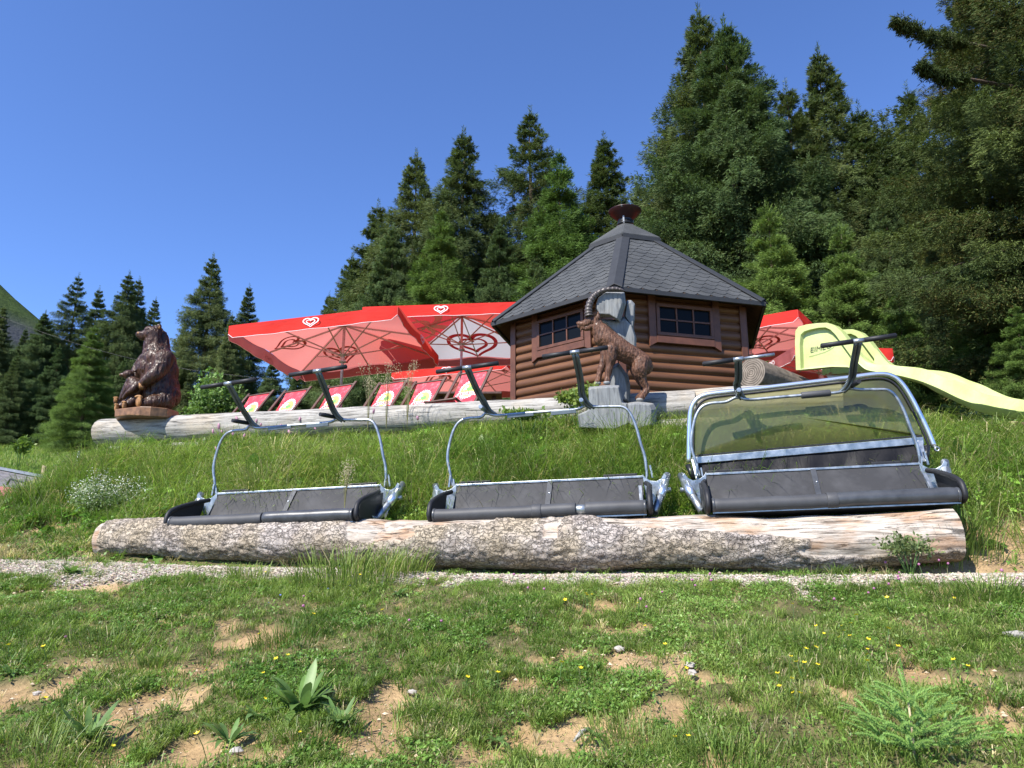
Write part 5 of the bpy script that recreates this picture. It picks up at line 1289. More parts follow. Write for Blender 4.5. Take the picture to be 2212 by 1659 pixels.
# hind legs
chain(mb, [I(880, 900, -.04), I(872, 990, -.06), I(895, 1080, -.05), I(930, 1160, -.04), I(945, 1195, -.04), I(915, 1245, -.05), I(880, 1290, -.06)], [ir(92), ir(84), ir(48), ir(33), ir(34), ir(30), ir(36)])
chain(mb, [I(840, 920, .07), I(835, 1000, .08), I(865, 1080, .08), I(905, 1150, .07), I(915, 1195, .06), I(890, 1250, .05), I(858, 1290, .02)], [ir(72), ir(64), ir(42), ir(31), ir(32), ir(28), ir(32)])
chain(mb, [I(975, 900, .02), I(1000, 960, .02), I(992, 990, .02)], [ir(24), ir(16), ir(8)])
ib = sculpt('ibex_body', mb, M['ibex'], ibex, .0085, 3, .0085, (44, 44, 13), 13)
def horn(dy, nm):
    pts = curve_pts([I(318, 400, dy), I(312, 350, dy), I(316, 290, dy), I(338, 225, dy), I(378, 170, dy*1.2), I(440, 128, dy*1.4), I(520, 104, dy*1.6), I(600, 98, dy*1.7), I(660, 106, dy*1.8), I(704, 120, dy*1.8)], 9)
    n_ = len(pts); mbh = MB(); rad = []
    for i in range(n_):
        f = i/(n_-1); base = ir(lerp(44, 15, f**1.1)); rad.append(base*(1+.16*(max(0, math.sin(f*math.pi*2*15))**.5 if math.sin(f*math.pi*2*15) > 0 else -.25)) if f < .93 else base*(1-(f-.93)*9))
    mbh.tube(pts, rad, 12); return mbh.obj(nm, M['horn'], ib)
horn(-.045, 'horn'); horn(.05, 'horn')
mb = MB(); ball(mb, I(322, 408, -.062), ir(10)); mb.obj('eye', M['black_metal'], ib)
for x, y, dy, wd in ((412, 1128, .0, 38), (513, 1122, -.075, 40), (872, 1308, -.07, 42)):
    mb = MB(); mb.ell(I(x, y, dy), (ir(wd), ir(36), ir(24)), None, 12, 8); mb.obj('hoof', M['rock'], ib)
def rock(name, front, dy0, dy1, inset=.86, shift=(0, 0), bev=.012):
    """faceted block: outer outline at mid depth, smaller bevelled outline in front, full outline at the back"""
    cx_ = sum(p[0] for p in front)/len(front); cy_ = sum(p[1] for p in front)/len(front)
    sm = [(cx_+(x-cx_)*inset+shift[0], cy_+(y-cy_)*inset+shift[1]) for x, y in front]; n_ = len(front)
    A = [I(x, y, dy0) for x, y in sm]; B_ = [I(x, y, dy0+(dy1-dy0)*.35) for x, y in front]; C_ = [I(x, y, dy1) for x, y in front]
    mb = MB(); mb.add(A+B_+C_, [tuple(range(n_))]+[(k, n_+k, n_+(k+1) % n_, (k+1) % n_) for k in range(n_)]+[(n_+k, 2*n_+k, 2*n_+(k+1) % n_, n_+(k+1) % n_) for k in range(n_)]+[tuple(range(3*n_-1, 2*n_-1, -1))])
    return mb.obj(name, M['rock'], ibex, bevel=bev)
rock('rock_block', [(392, 270), (420, 195), (505, 130), (705, 133), (722, 260), (655, 465), (560, 408), (430, 402), (392, 330)], -.03, .30, .84, (-14, -14))
rock('rock_block', [(725, 225), (775, 218), (820, 262), (815, 420), (800, 545), (745, 470), (700, 400)], .14, .42, .8)
rock('rock_block', [(610, 430), (700, 400), (790, 480), (835, 640), (832, 770), (700, 700), (560, 560), (440, 430)], .12, .42, .8, (10, 0))
rock('rock_block', [(560, 930), (640, 900), (745, 1045), (765, 1140), (770, 1350), (560, 1350), (545, 1140)], .10, .42, .8, (-18, 0))
rock('rock_block', [(305, 1180), (330, 1160), (540, 1146), (650, 1150), (690, 1330), (745, 1345), (780, 1570), (600, 1640), (215, 1620), (190, 1470), (300, 1420), (312, 1360)], -.34, .32, .93, (0, 6))
rock('rock_block', [(740, 1340), (850, 1325), (1020, 1345), (1055, 1410), (1052, 1600), (900, 1640), (775, 1600)], -.34, .12, .84, (-34, 0))

# ------------------------------------------------------------------ grass, herbs, stones
GC = [np.array(c) for c in ((.090, .165, .028), (.160, .245, .045), (.26, .33, .085), (.50, .42, .24))]
def blade_cols(r, x, y, n, dry=.07, lum=1.):
    t = fbm2(x, y, .8, 91, 3)+.25*(r.random(n)-.5)*2
    c = np.where((t < .5)[:, None], GC[0]+(GC[1]-GC[0])*np.clip((t-.2)/.3, 0, 1)[:, None], GC[1]+(GC[2]-GC[1])*np.clip((t-.5)/.3, 0, 1)[:, None])
    d = (r.random(n) < dry)[:, None]; c = np.where(d, GC[3]*(.6+.6*r.random((n, 1))), c)
    return c*(.7+.6*r.random((n, 1)))*lum
def kite_blades(r, x, y, h, wd, lean, cols, up=1.0, z=None):
    n = len(x); z = terr(x, y) if z is None else z; a = r.random(n)*6.283
    D = np.stack([np.cos(a)*lean, np.sin(a)*lean, np.full(n, up)], 1)+r.normal(0, .15, (n, 3)); D /= np.linalg.norm(D, axis=1)[:, None]
    b = r.random(n)*6.283; S = np.stack([np.cos(b), np.sin(b), r.normal(0, .2, n)], 1)*wd[:, None]*.5
    P = np.stack([x, y, z-.004], 1); Mx = P+D*(h*.5)[:, None]; B = P+D*h[:, None]; B[:, 2] -= h*.22*lean
    V = np.stack([P, Mx+S, B, Mx-S], 1).reshape(-1, 3)
    return V, np.arange(n*4).reshape(n, 4), np.repeat(cols, 4, 0)
def tall_blades(r, x, y, h, wd, lean, cols, z=None, az=None):
    n = len(x); z = terr(x, y) if z is None else z; a = r.random(n)*6.283 if az is None else az
    L = np.stack([np.cos(a), np.sin(a), 0*a], 1)*(lean*(.4+.9*r.random(n)))[:, None]
    b = a+1.57+r.normal(0, .5, n); S = np.stack([np.cos(b), np.sin(b), 0*b], 1)*wd[:, None]*.5
    P = np.stack([x, y, z-.01], 1); up = np.array((0, 0, 1.))
    p1 = P+(up*.45)*h[:, None]+L*(h*.16)[:, None]; p2 = P+(up*.80)*h[:, None]+L*(h*.52)[:, None]; p3 = P+up*(h*(.95-.25*lean))[:, None]+L*(h*1.0)[:, None]
    V = np.stack([P-S*.8, P+S*.8, p1-S, p1+S, p2-S*.7, p2+S*.7, p3], 1).reshape(-1, 3)
    f = np.array([(0, 1, 3), (0, 3, 2), (2, 3, 5), (2, 5, 4), (4, 5, 6)]); F = (np.arange(n)[:, None, None]*7+f[None]).reshape(-1, 3)
    return V, F, np.repeat(cols, 7, 0)
def field(r, n, y0, y1, xf, keep, pw=1.0):
    y = y0+(y1-y0)*r.random(n)**pw; x = (r.random(n)*2-1)*(xf[0]+xf[1]*y)
    k = keep(x, y) > r.random(n); return x[k], y[k]
def patchy(x, y, s=33, lo=.35, hi=.62): return sstep(lo, hi, fbm2(x, y, 2.3, s, 4))
def keep_front(x, y):
    b, g = masks(x, y); return np.clip((1-b*.95)*(1-g*.97), 0, 1)*(.12+.88*patchy(x, y)*(.5+.5*sstep(.35, .6, fbm2(x, y, 7, 39, 3))))*(y < path_y(x)+.14)
r = np.random.default_rng(5)
x, y = field(r, 1100000, 2.5, 7.9, (.9, .84), keep_front, .8)
hh = (.014+.042*fbm2(x, y, 3.1, 77, 3)**1.3*(.5+r.random(len(x))))*np.where(y < 4.5, 1, 1.15)
V, F, c = kite_blades(r, x, y, hh, .0042+.003*r.random(len(x)), .65, blade_cols(r, x, y, len(x), .16)); tag(mesh_np('turf', V, F, M['grass'], cols=c), kind='stuff')
print('turf', len(x))
x, y = field(r, 170000, 2.5, 7.9, (.9, .84), lambda x, y: keep_front(x, y)*sstep(.50, .66, fbm2(x, y, 1.9, 55, 4)), .8)
V, F, c = tall_blades(r, x, y, .04+.085*fbm2(x, y, 1.2, 78, 3)*(.5+r.random(len(x))), .003+.002*r.random(len(x)), .65, blade_cols(r, x, y, len(x), .12)); tag(mesh_np('long_grass', V, F, M['grass'], cols=c), kind='stuff')
print('long', len(x))
def tufts(r, xc, yc, hc, nb, rad, wd, lean, dry, lum=1., zoff=0):
    n = len(xc); k = r.poisson(nb, n)+3; i = np.repeat(np.arange(n), k); m_ = len(i); a = r.random(m_)*6.283; q = rad*(hc[i]/hc.mean())*r.random(m_)**.6
    x = xc[i]+np.cos(a)*q; y = yc[i]+np.sin(a)*q; h = hc[i]*(.45+.75*r.random(m_)); ct = blade_cols(r, xc, yc, n, dry, lum)[i]*(.8+.4*r.random((m_, 1)))*(.60+.75*r.random(n)[i][:, None])
    return tall_blades(r, x, y, h, wd*(.6+.8*r.random(m_)), lean, ct, az=a+r.normal(0, .6, m_))
def low_leaves(r, x, y, size, hgt):
    n = len(x); z = terr(x, y)+(bank_h(x, y)*.8 if hgt == 1. else hgt)*r.random(n); N = r.normal(0, .55, (n, 3))+np.array((-.25, -.35, 1.)); N /= np.linalg.norm(N, axis=1)[:, None]
    A = np.cross(N, r.normal(0, 1, (n, 3))); A /= np.linalg.norm(A, axis=1)[:, None]; B = np.cross(N, A); P = np.stack([x, y, z], 1)
    s = size*(.5+r.random(n)); A *= s[:, None]; B *= (s*.55)[:, None]
    V = np.stack([P-A, P-A*.1+B, P+A, P-A*.1-B], 1).reshape(-1, 3); return V, np.arange(n*4).reshape(n, 4)
x, y = field(r, 650000, 2.5, 7.9, (.9, .84), lambda x, y: keep_front(x, y)*sstep(.40, .58, fbm2(x, y, 2.7, 56, 4)), .8)
V, F = low_leaves(r, x, y, .0095, .04); cc = blade_cols(r, x, y, len(x), .01)*np.array((.8, 1.0, .85)); tag(mesh_np('ground_herbs', V, F, M['leaf'], cols=np.repeat(cc, 4, 0)), kind='stuff')
print('herbs', len(x))
# --- bank
def keep_bank(x, y):
    b, g = masks(x, y); yf = path_y(x)
    return (1-b*.95)*(1-g)*(y > yf+.22+.1*(x > 3.9))*np.where((y < yf+.62) & (x > -4.6) & (x < 3.9), .25, 1)*(y < 9.9-.25*x+.4)*(.45+.55*patchy(x, y, 34, .3, .55))
def bank_h(x, y):
    yf = path_y(x); f = sstep(.5, 1.3, y-yf); cr = 9.75-.25*x; tame = .62+.38*sstep(.1, 1.0, cr-y)
    seat = 1-sstep(8.0-.2*x, 7.5-.2*x, y)*(x > -4.0)*(x < 4.2)*.8
    return (.10+.24*f)*(.45+1.0*fbm2(x, y, 1.4, 71, 3))*np.where((x < -4.6) & (y < 9.3), .6, 1)*tame*seat*np.interp(x, [-8, -6.5], [.5, 1])
x, y = field(r, 38000, 2.5, 7.9, (.9, .84), lambda x, y: keep_front(x, y)*1.6, .8)
hc = .035+.075*fbm2(x, y, 1.5, 79, 3)**1.2*(.5+r.random(len(x)))
V, F, c = tufts(r, x, y, hc, 15, .028, .0036, .95, .10, 1.05); tag(mesh_np('grass_tufts', V, F, M['grass'], cols=c), kind='stuff'); print('tufts', len(x), len(F))
x, y = field(r, 29000, 6.0, 12.4, (.8, .82), keep_bank, .85); hc = bank_h(x, y)*(.7+.9*r.random(len(x)))
V, F, c = tufts(r, x, y, hc*(.7+.6*r.random(len(x))), 13, .06, .0058, 1.05, .10, 1.12); tag(mesh_np('bank_tufts', V, F, M['grass'], cols=c), kind='stuff')
x, y = field(r, 16000, 6.0, 9.6, (.8, .82), lambda x, y: keep_bank(x, y)*np.clip(sstep(-3.9, -5.0, x)*sstep(9.4, 8.9, y)*.9+sstep(4.0, 4.6, x)*sstep(8.0, 7.4, y)*.6+.05, 0, 1), .85)
V, F, c = tufts(r, x, y, .05+.10*r.random(len(x)), 12, .05, .0045, 1.1, 1.0, 1.05); tag(mesh_np('dry_grass', V, F, M['grass'], cols=c), kind='stuff')
x, y = field(r, 230000, 6.0, 12.6, (.8, .82), keep_bank, .85)
n = len(x); hh = bank_h(x, y)*(.55+.8*r.random(n)); V, F, c = tall_blades(r, x, y, hh, .0035+.0035*r.random(n), .95, blade_cols(r, x, y, n, .12, 1.05)); tag(mesh_np('bank_grass', V, F, M['grass'], cols=c), kind='stuff')
print('bank', n)
x, y = field(r, 420000, 6.0, 12.6, (.8, .82), lambda x, y: keep_bank(x, y)*(.35+.65*sstep(.38, .55, fbm2(x, y, 1.7, 58, 4))), .85)
V, F = low_leaves(r, x, y, .017, 1.); cc = blade_cols(r, x, y, len(x), .01, 1.3)*np.array((.85, 1.05, .8)); tag(mesh_np('bank_herbs', V, F, M['leaf'], cols=np.repeat(cc, 4, 0)), kind='stuff')
x, y = field(r, 60000, 6.0, 12.0, (.8, .82), lambda x, y: keep_bank(x, y)*sstep(.46, .56, fbm2(x, y, 2.6, 59, 4))*(bank_h(x, y) > .12), .85)
V, F = low_leaves(r, x, y, .055, 1.); cc = blade_cols(r, x, y, len(x), .0, 1.0)*np.array((.8, 1.05, .75))*np.where(fbm2(x, y, 3.1, 95, 3) > .5, 1.35, .75)[:, None]; tag(mesh_np('broad_weeds', V, F, M['leaf'], cols=np.repeat(cc, 4, 0)), kind='stuff')
x, y = field(r, 9000, 6.0, 12.0, (.8, .82), lambda x, y: keep_bank(x, y)*(bank_h(x, y) > .15), .85); n = len(x)
V, F, c = tall_blades(r, x, y, (.28+.30*r.random(n))*np.interp(9.75-.25*x-y, [0, 1], [.6, 1]), .0045+0*x, .55, np.array((.40, .36, .20))*(.6+.7*r.random((n, 1)))); tag(mesh_np('dry_stalks', V, F, M['grass'], cols=c), kind='stuff')
# --- far meadow and terrace edge
def kf(x, y): return (y > 10.2-.25*x)*(.5+.5*patchy(x, y, 35))*((x < -6.2)|(y < 12.5))
x, y = field(r, 230000, 9, 34, (.5, .80), kf, 1.1); n = len(x)
V, F, c = tall_blades(r, x, y, (.10+.16*r.random(n)), .010+.010*r.random(n), .5, blade_cols(r, x, y, n, .05, 1.1)); tag(mesh_np('meadow_grass', V, F, M['grass'], cols=c), kind='stuff')
# --- stones
def stones(r, x, y, s, sink=.3):
    n = len(x); z = terr(x, y)+s*(.5-sink)
    base = np.array([(1, 0, 0), (0, 1, 0), (-1, 0, 0), (0, -1, 0), (0, 0, .62), (0, 0, -.62), (.62, .62, .35), (-.62, .62, .3), (-.6, -.6, .33), (.6, -.62, .3)])[:6]
    W = base[None]*(s*.5)[:, None, None]*(1+.45*r.normal(0, 1, (n, 6, 1)).clip(-1, 1)*.6); a = r.random(n)*6.28; ca, sa = np.cos(a), np.sin(a); st = .7+.9*r.random(n)
    X_ = W[:, :, 0]*st[:, None]; Y_ = W[:, :, 1]; V = np.stack([X_*ca[:, None]-Y_*sa[:, None]+x[:, None], X_*sa[:, None]+Y_*ca[:, None]+y[:, None], W[:, :, 2]+z[:, None]], 2).reshape(-1, 3)
    f = np.array([(0, 1, 4), (1, 2, 4), (2, 3, 4), (3, 0, 4), (1, 0, 5), (2, 1, 5), (3, 2, 5), (0, 3, 5)]); return V, (np.arange(n)[:, None, None]*6+f[None]).reshape(-1, 3)
m = NM('gravel_stone', .9, 0, .2); m.col(m.attr('col')); M['gravel'] = m.m
x, y = field(r, 260000, 5.0, 8.3, (.9, .84), lambda x, y: masks(x, y)[1]*.75)
sc_ = np.array((.42, .365, .29))*(.55+.7*r.random((len(x), 1)))*(1+.06*r.normal(0, 1, (len(x), 3)))
V, F = stones(r, x, y, .010+.026*r.random(len(x))**2); tag(mesh_np('gravel', V, F, M['gravel'], cols=np.repeat(sc_, 6, 0)), kind='stuff'); print('gravel', len(x))
x, y = field(r, 34000, 2.5, 8.5, (.9, .84), lambda x, y: masks(x, y)[0]*.45*sstep(.4, .65, fbm2(x, y, 3, 44, 3))+.01)
sc_ = np.array((.50, .40, .27))*(.7+.55*r.random((len(x), 1)))
V, F = stones(r, x, y, .004+.030*r.random(len(x))**7+.010*r.random(len(x))**2); tag(mesh_np('pebbles', V, F, M['gravel'], cols=np.repeat(sc_, 6, 0)), kind='stuff')

# ------------------------------------------------------------------ single plants
def leaf_strip(mb, base, az, L, W_, rise, droop, fold=.25, nseg=5):
    V = []; d = Vector((math.cos(az), math.sin(az), 0)); s = Vector((-d.y, d.x, 0)); n = nseg
    for i in range(n+1):
        t = i/n; wd = W_*.5*(math.sin(math.pi*min(1, t*.92+.06))**.8)*(1 if t < 1 else 0)+.001
        p = Vector(base)+d*(L*(t-.12*t*t))+Vector((0, 0, L*(rise*t-droop*t*t)))
        V += [p+s*wd, p-Vector((0, 0, wd*fold)), p-s*wd]
    F = []
    for i in range(n): F += [(3*i, 3*i+3, 3*i+4, 3*i+1), (3*i+1, 3*i+4, 3*i+5, 3*i+2)]
    mb.add(V, F, True)
LEAFMAT = {}
def lm(name, c, tr=.28):
    if name in LEAFMAT: return LEAFMAT[name]
    m = NM(name, .42, 0, .4); n = m.noise(14, 4); cc = m.mix(m.ramp(n, [(.3, 0.), (.7, 1.)]), tuple(q*.7 for q in c), tuple(q*1.2 for q in c)); m.col(cc)
    m.translucent(tuple(min(1, q*1.5) for q in c), tr); LEAFMAT[name] = m.m; return m.m
def leafy_plant(name, label, cat, pos, nl, L, W_, rise=1.0, col=(.09, .17, .035), group=None, seed=0, droop=.5, mname='broad_leaf'):
    rn = random.Random(seed); t = thing(name, label, cat, tuple(pos), group=group)
    for k in range(3):                                          # three fans of leaves with slightly different greens
        mb = MB()
        for i in range(k, nl, 3):
            az = i*2.4+rn.random()*.6; l = L*(.55+.6*rn.random()); rs = rise*(.4+.9*rn.random())
            leaf_strip(mb, (math.cos(az)*.01, math.sin(az)*.01, 0), az, l, W_*(.7+.5*rn.random()), rs, droop*rn.random()+.15)
        mb.obj('leaves', lm(mname+str(k), tuple(q*(.85+.18*k) for q in col)), t, weld=False)
    return t
def g(u, v, lo=2.2): return ground_at(u, v, lo)
PL = [(650, 1545, 26, .22, .046, 1.3, 'largest broad leaved dock plant in the lower left foreground, beside bare soil', 'big_dock'),
      (735, 1572, 20, .14, .03, 1.0, 'smaller dock plant touching the right side of the largest one', 'dock'),
      (560, 1555, 10, .11, .030, .9, 'dark green plant left of the largest dock plant', 'dock'),
      (495, 1612, 18, .15, .026, 1.2, 'bright leafed plant with a yellow flower above it, near the bottom edge', 'dock'),
      (190, 1605, 22, .16, .034, 1.2, 'glossy leaved plant near the lower left corner', 'dock'),
      (60, 1560, 9, .10, .03, .6, 'low rosette beside the left picture edge, lower half', 'dock'),
      (345, 1205, 15, .17, .085, .8, 'broad rounded leaves growing against the left part of the bark log', 'burdock'),
      (155, 1240, 11, .14, .05, .8, 'leafy plant on the gravel strip left of the bark log', 'burdock'),
      (1510, 1225, 12, .10, .045, .8, 'small leafy plant in front of the bark log below the gap between seats', 'burdock'),
      (1625, 1226, 15, .13, .055, .7, 'leafy plant at the foot of the log under the visor seat', 'burdock'),
      (1830, 1222, 14, .11, .06, .55, 'pale grey green rounded leaves at the foot of the peeled log part', 'coltsfoot'),
      (1925, 1208, 18, .17, .05, 1.4, 'upright leafy herb in front of the right end of the bark log', 'burdock'),
      (330, 985, 10, .30, .11, .9, 'large fresh leaves right below the left end of the grey log', 'burdock'),
      (545, 1045, 14, .30, .13, 1.0, 'large dock leaves behind the backrest of the left seat', 'burdock'),
      (475, 1045, 9, .24, .10, .8, 'dock leaves behind the left corner of the left seat', 'burdock'),
      (905, 1035, 10, .26, .12, .9, 'big leaved weed in the gap between the left and middle seats', 'burdock'),
      (1140, 1025, 8, .30, .12, 1.2, 'broad leaf plant in the bank grass above the middle backrest', 'burdock'),
      (1500, 1010, 9, .22, .10, .9, 'broad leaf plant left of the visor seat', 'burdock'),
      (2150, 1180, 10, .12, .05, .6, 'small herb beside the dirt track at the right', 'burdock'),
      (2130, 1090, 14, .18, .08, .9, 'leafy weeds on the bank right of the visor seat', 'burdock'),
      (2080, 1010, 12, .2, .09, 1.1, 'leafy weeds just right of the visor frame', 'burdock'),
      (1060, 1480, 14, .07, .02, .6, 'small rosette in the middle foreground between soil patches', 'dock'),
      (1075, 1610, 14, .09, .016, .8, 'narrow leaved rosette near the bottom edge centre', 'dock'),
      (860, 1290, 12, .09, .02, 1.0, 'small tuft of narrow leaves below the bark log, left of centre', 'dock'),
      (25, 1460, 12, .09, .02, 1.0, 'tuft of leaves at the left edge of the foreground', 'dock'),
      (1430, 1570, 12, .06, .025, .5, 'little rosette right of the centre bare patch', 'dock'),
      (1290, 1600, 10, .07, .02, .8, 'little plant beside the grey stick in the foreground', 'dock')]
for i, (u, v, nl, L, W_, rs, lab, kd) in enumerate(PL):
    p_ = g(u, v, 2.2); c_ = {'big_dock': (.13, .225, .055), 'dock': (.12, .21, .055), 'burdock': (.13, .24, .045), 'coltsfoot': (.17, .22, .13)}[kd]
    leafy_plant('leafy_plant', lab, 'plant', p_+Vector((0, 0, .01 if v > 1150 else .10)), int(nl*1.5), L*(.85 if kd == 'dock' or kd == 'big_dock' else 1), W_, rs, c_, 'leafy plants in the grass', i, droop=.9, mname=kd)
def tussock(label, u, v, n, h, wd, seed, rad=.12, dry=.05, lum=.9):
    p_ = g(u, v, 2.2); r_ = np.random.default_rng(seed); t = thing('grass_tussock', label, 'grass tuft', tuple(p_), group='single grass tussocks')
    a = r_.random(n)*6.28; q = rad*r_.random(n)**.6; x_ = np.cos(a)*q*1.6; y_ = np.sin(a)*q
    hh_ = h*(.45+.75*r_.random(n)); gz = terr(x_+p_.x, y_+p_.y)-p_.z
    V, F, c = tall_blades(r_, x_, y_, hh_, wd*(.6+.8*r_.random(n)), .75, blade_cols(r_, x_+p_.x, y_+p_.y, n, dry, lum), z=gz, az=a+r_.normal(0, .5, n)); mesh_np('blades', V, F, M['grass'], t, cols=c)
for a in (('tall dark tussock leaning on the bark log below the left seat', 745, 1262, 420, .34, .006, 1, .30), ('tussock of long blades in front of the log middle, right neighbour of the dark one', 850, 1240, 300, .26, .006, 2, .22),
          ('long bladed tussock left of the log middle', 540, 1255, 160, .18, .005, 3, .12), ('fine tussock hanging over the gravel at the log foot', 1690, 1222, 260, .14, .003, 4, .12),
          ('thick high tussock at the right cut end of the bark log', 2045, 1195, 520, .42, .006, 5, .28), ('tussock in front of the peeled right end of the log', 1985, 1205, 220, .34, .006, 6, .14),
          ('high grass between left and middle seats', 870, 1105, 260, .34, .006, 7, .2), ('high grass right of the ibex rocks', 1452, 930, 500, .42, .007, 8, .22),
          ('tussock at the bottom edge left of the sapling', 1560, 1655, 260, .14, .004, 9, .16), ('tussock in the lower left corner', 90, 1650, 380, .14, .004, 10, .2), ('fine brownish tussock right of the centre foreground', 1350, 1590, 260, .1, .003, 11, .12),
          ('fine brownish tussock at the bottom, centre right', 1400, 1625, 260, .1, .003, 12, .12), ('dark tussock left of the foreground middle', 240, 1400, 380, .13, .004, 13, .2), ('tussock in the mid foreground below the log centre', 615, 1390, 300, .12, .004, 14, .14),
          ('upright tussock in the right foreground near the yellow flowers', 1760, 1400, 300, .13, .004, 15, .14), ('tussock at the right edge of the foreground grass', 2120, 1300, 340, .17, .005, 16, .2), ('tussock right of the centre soil patch', 1580, 1380, 260, .12, .004, 17, .14),
          ('small tussock on the soil in the centre foreground', 950, 1560, 240, .09, .003, 18, .1), ('small tussock beside the lower soil patch', 690, 1600, 260, .1, .003, 19, .11), ('green tussock above the lower left soil patch', 330, 1440, 260, .1, .0035, 20, .14)):
    tussock(*a)
# flowering stalks that rise above the grey log
rs_ = random.Random(3)
for k, (u, v, lab) in enumerate(((835, 912, 'airy seed stalks of tall grass in front of the left parasol pole'), (795, 915, 'seed stalks of tall grass left of the parasol pole'), (1000, 1062, 'seed stalks above the right arm of the left seat'), (880, 908, 'seed stalks of tall grass in front of the middle deck chairs'))):
    p_ = at(u, v, 9.85) if k != 2 else at(745, 1085, 7.6); t = thing('seeding_grass', lab, 'grass', tuple(p_), group='seeding grass stalks'); mb = MB(); hd = MB()
    for i in range(16):
        a = rs_.random()*6.28; h = (.45+.45*rs_.random())*(1 if k != 2 else .5); l = .25*rs_.random()*h
        P_ = curve_pts([(0, 0, -.1), (math.cos(a)*l*.3, math.sin(a)*l*.3, h*.5), (math.cos(a)*l, math.sin(a)*l, h)], 3); mb.tube(P_, .0018, 3, False)
        tip = P_[-1]
        for j in range(12): q = tip+Vector((rs_.gauss(0, .025), rs_.gauss(0, .025), -.16*rs_.random()*1.0+.02)); hd.add([q, q+Vector((.004, 0, .006)), q+Vector((0, .002, .014)), q+Vector((-.004, 0, .006))], [(0, 1, 2, 3)])
    mb.obj('stems', lm('straw', (.28, .27, .12)), t, weld=False); hd.obj('seed_heads', lm('seed', (.42, .36, .22)), t, weld=False)
# leafy shoots
def shrub(label, u, v, Yd, rad, nk, size, cols, seed, nm='leafy_shrub', cat='shrub'):
    p_ = at(u, v, Yd); t = thing(nm, label, cat, (p_.x, Yd, float(terr(np.array([p_.x]), np.array([Yd]))[0])))
    z0 = p_.z-t.location.z; V, F, c = leafy_crown(seed, (0, 0, z0), rad, nk, size, cols); mesh_np('foliage', V, F, M['leaf'], t, cols=c)
    mb = MB(); 
    for i in range(6): a = i*1.05; mb.tube([(0, 0, -.05), (math.cos(a)*rad[0]*.5, math.sin(a)*rad[1]*.5, z0+rad[2]*.5)], [.008, .003], 5)
    mb.obj('stem', M['stem'], t)
shrub('yellow green leafy shoots in front of the grey log, left of the ibex rocks', 1255, 862, 9.1, (.42, .25, .26), 1300, .065, ((.14, .21, .04), (.24, .30, .07)), 1)
shrub('low yellow green shoots hanging under the grey log left of the middle footrests', 1140, 897, 9.2, (.5, .2, .09), 700, .055, ((.12, .20, .04), (.2, .28, .06)), 2)
shrub('white flowering herb cushion left of the left seat', 235, 1085, 8.9, (.55, .4, .34), 3800, .03, ((.12, .19, .06), (.2, .27, .1)), 3, 'flowering_herb', 'plant')
wf = bpy.data.objects['flowering_herb']; V, F, c = leafy_crown(3, (0, 0, .25), (.6, .45, .42), 1900, .018, ((.72, .74, .62), (.80, .80, .72))); mesh_np('blossoms', V, F, M['petal'], wf, cols=c)
shrub('small round green bush alone on the meadow at the left', 47, 967, 24, (.4, .3, .5), 1500, .09, ((.10, .18, .03), (.18, .26, .05)), 4)
shrub('dark little bush on the bank crest at the left, beside the light post', 152, 1028, 12.4, (.35, .3, .3), 900, .06, ((.06, .11, .02), (.11, .16, .04)), 5)
shrub('low bramble growing against the foot of the log under the right seat', 1960, 1188, 5.95, (.28, .14, .18), 600, .035, ((.10, .15, .05), (.2, .24, .1)), 6)
shrub('shrub beside the visor seat under the lower end of the slide', 2070, 925, 10.5, (.55, .4, .5), 2600, .06, ((.07, .12, .03), (.13, .19, .05)), 7)
shrub('shrub in the shade below the right end of the slide', 2180, 945, 10.8, (.6, .4, .4), 2400, .06, ((.06, .11, .03), (.12, .17, .05)), 8)
# spruce sapling in the lower right corner
p_ = g(1975, 1640, 2.2); sap = thing('spruce_sapling', 'young spruce sapling with bright green shoots in the lower right foreground', 'sapling', tuple(p_))
rs_ = random.Random(8)
def shoot(parent, a, b, name='shoot', w_=.015):
    mb = MB(); a = Vector(a); b = Vector(b); d = b-a; L = d.length; d.normalize(); n = int(L/.0022)
    s1 = d.cross(Vector((.3, .2, 1))).normalized(); s2 = d.cross(s1); bend = Vector((0, 0, 1))*L*.12
    pos = lambda t: a.lerp(b, t)+bend*math.sin(math.pi*t)*.6
    mb.tube([pos(i/6) for i in range(7)], .0016, 5)
    for i in range(n):
        t = i/n; p0 = pos(t); an = i*2.4; o = (s1*math.cos(an)+s2*math.sin(an)); tip = p0+(o*.9+d*.75).normalized()*w_*(1.15-.45*t)*(1 if t < .93 else .6); s_ = d.cross(o)*.0030
        mb.add([p0-s_, p0+s_, tip], [(0, 1, 2)])
    return mb.obj(name, lm('shoot', (.28, .44, .12), .35), parent, weld=False)
sap.scale = (1.2, 1.2, 1.25)
mb = MB(); mb.tube([(0, 0, -.03), (.004, 0, .10), (.0, 0, .19)], [.006, .004, .003], 8); mb.obj('stem', M['pale_wood'], sap)
shoot(sap, (0, 0, .17), (-.012, 0, .31))
for k in range(6): a = k*1.05+.2; shoot(sap, (0, 0, .175), (math.cos(a)*.125, math.sin(a)*.125, .20+.06*rs_.random()))
for lvl, hz, rr_, nn_ in ((0, .12, .17, 7), (1, .07, .21, 8), (2, .03, .23, 8)):
    for k in range(nn_):
        a = k*6.28/nn_+lvl*.5+rs_.random()*.3; l = rr_*(.8+.4*rs_.random()); mid = Vector((math.cos(a)*l*.5, math.sin(a)*l*.5, hz+.03))
        shoot(sap, (0, 0, hz), mid, 'branch', .014)
        for da in (-.7, 0, .7): shoot(sap, mid, mid+Vector((math.cos(a+da)*l*.5, math.sin(a+da)*l*.5, .035+.02*rs_.random())))

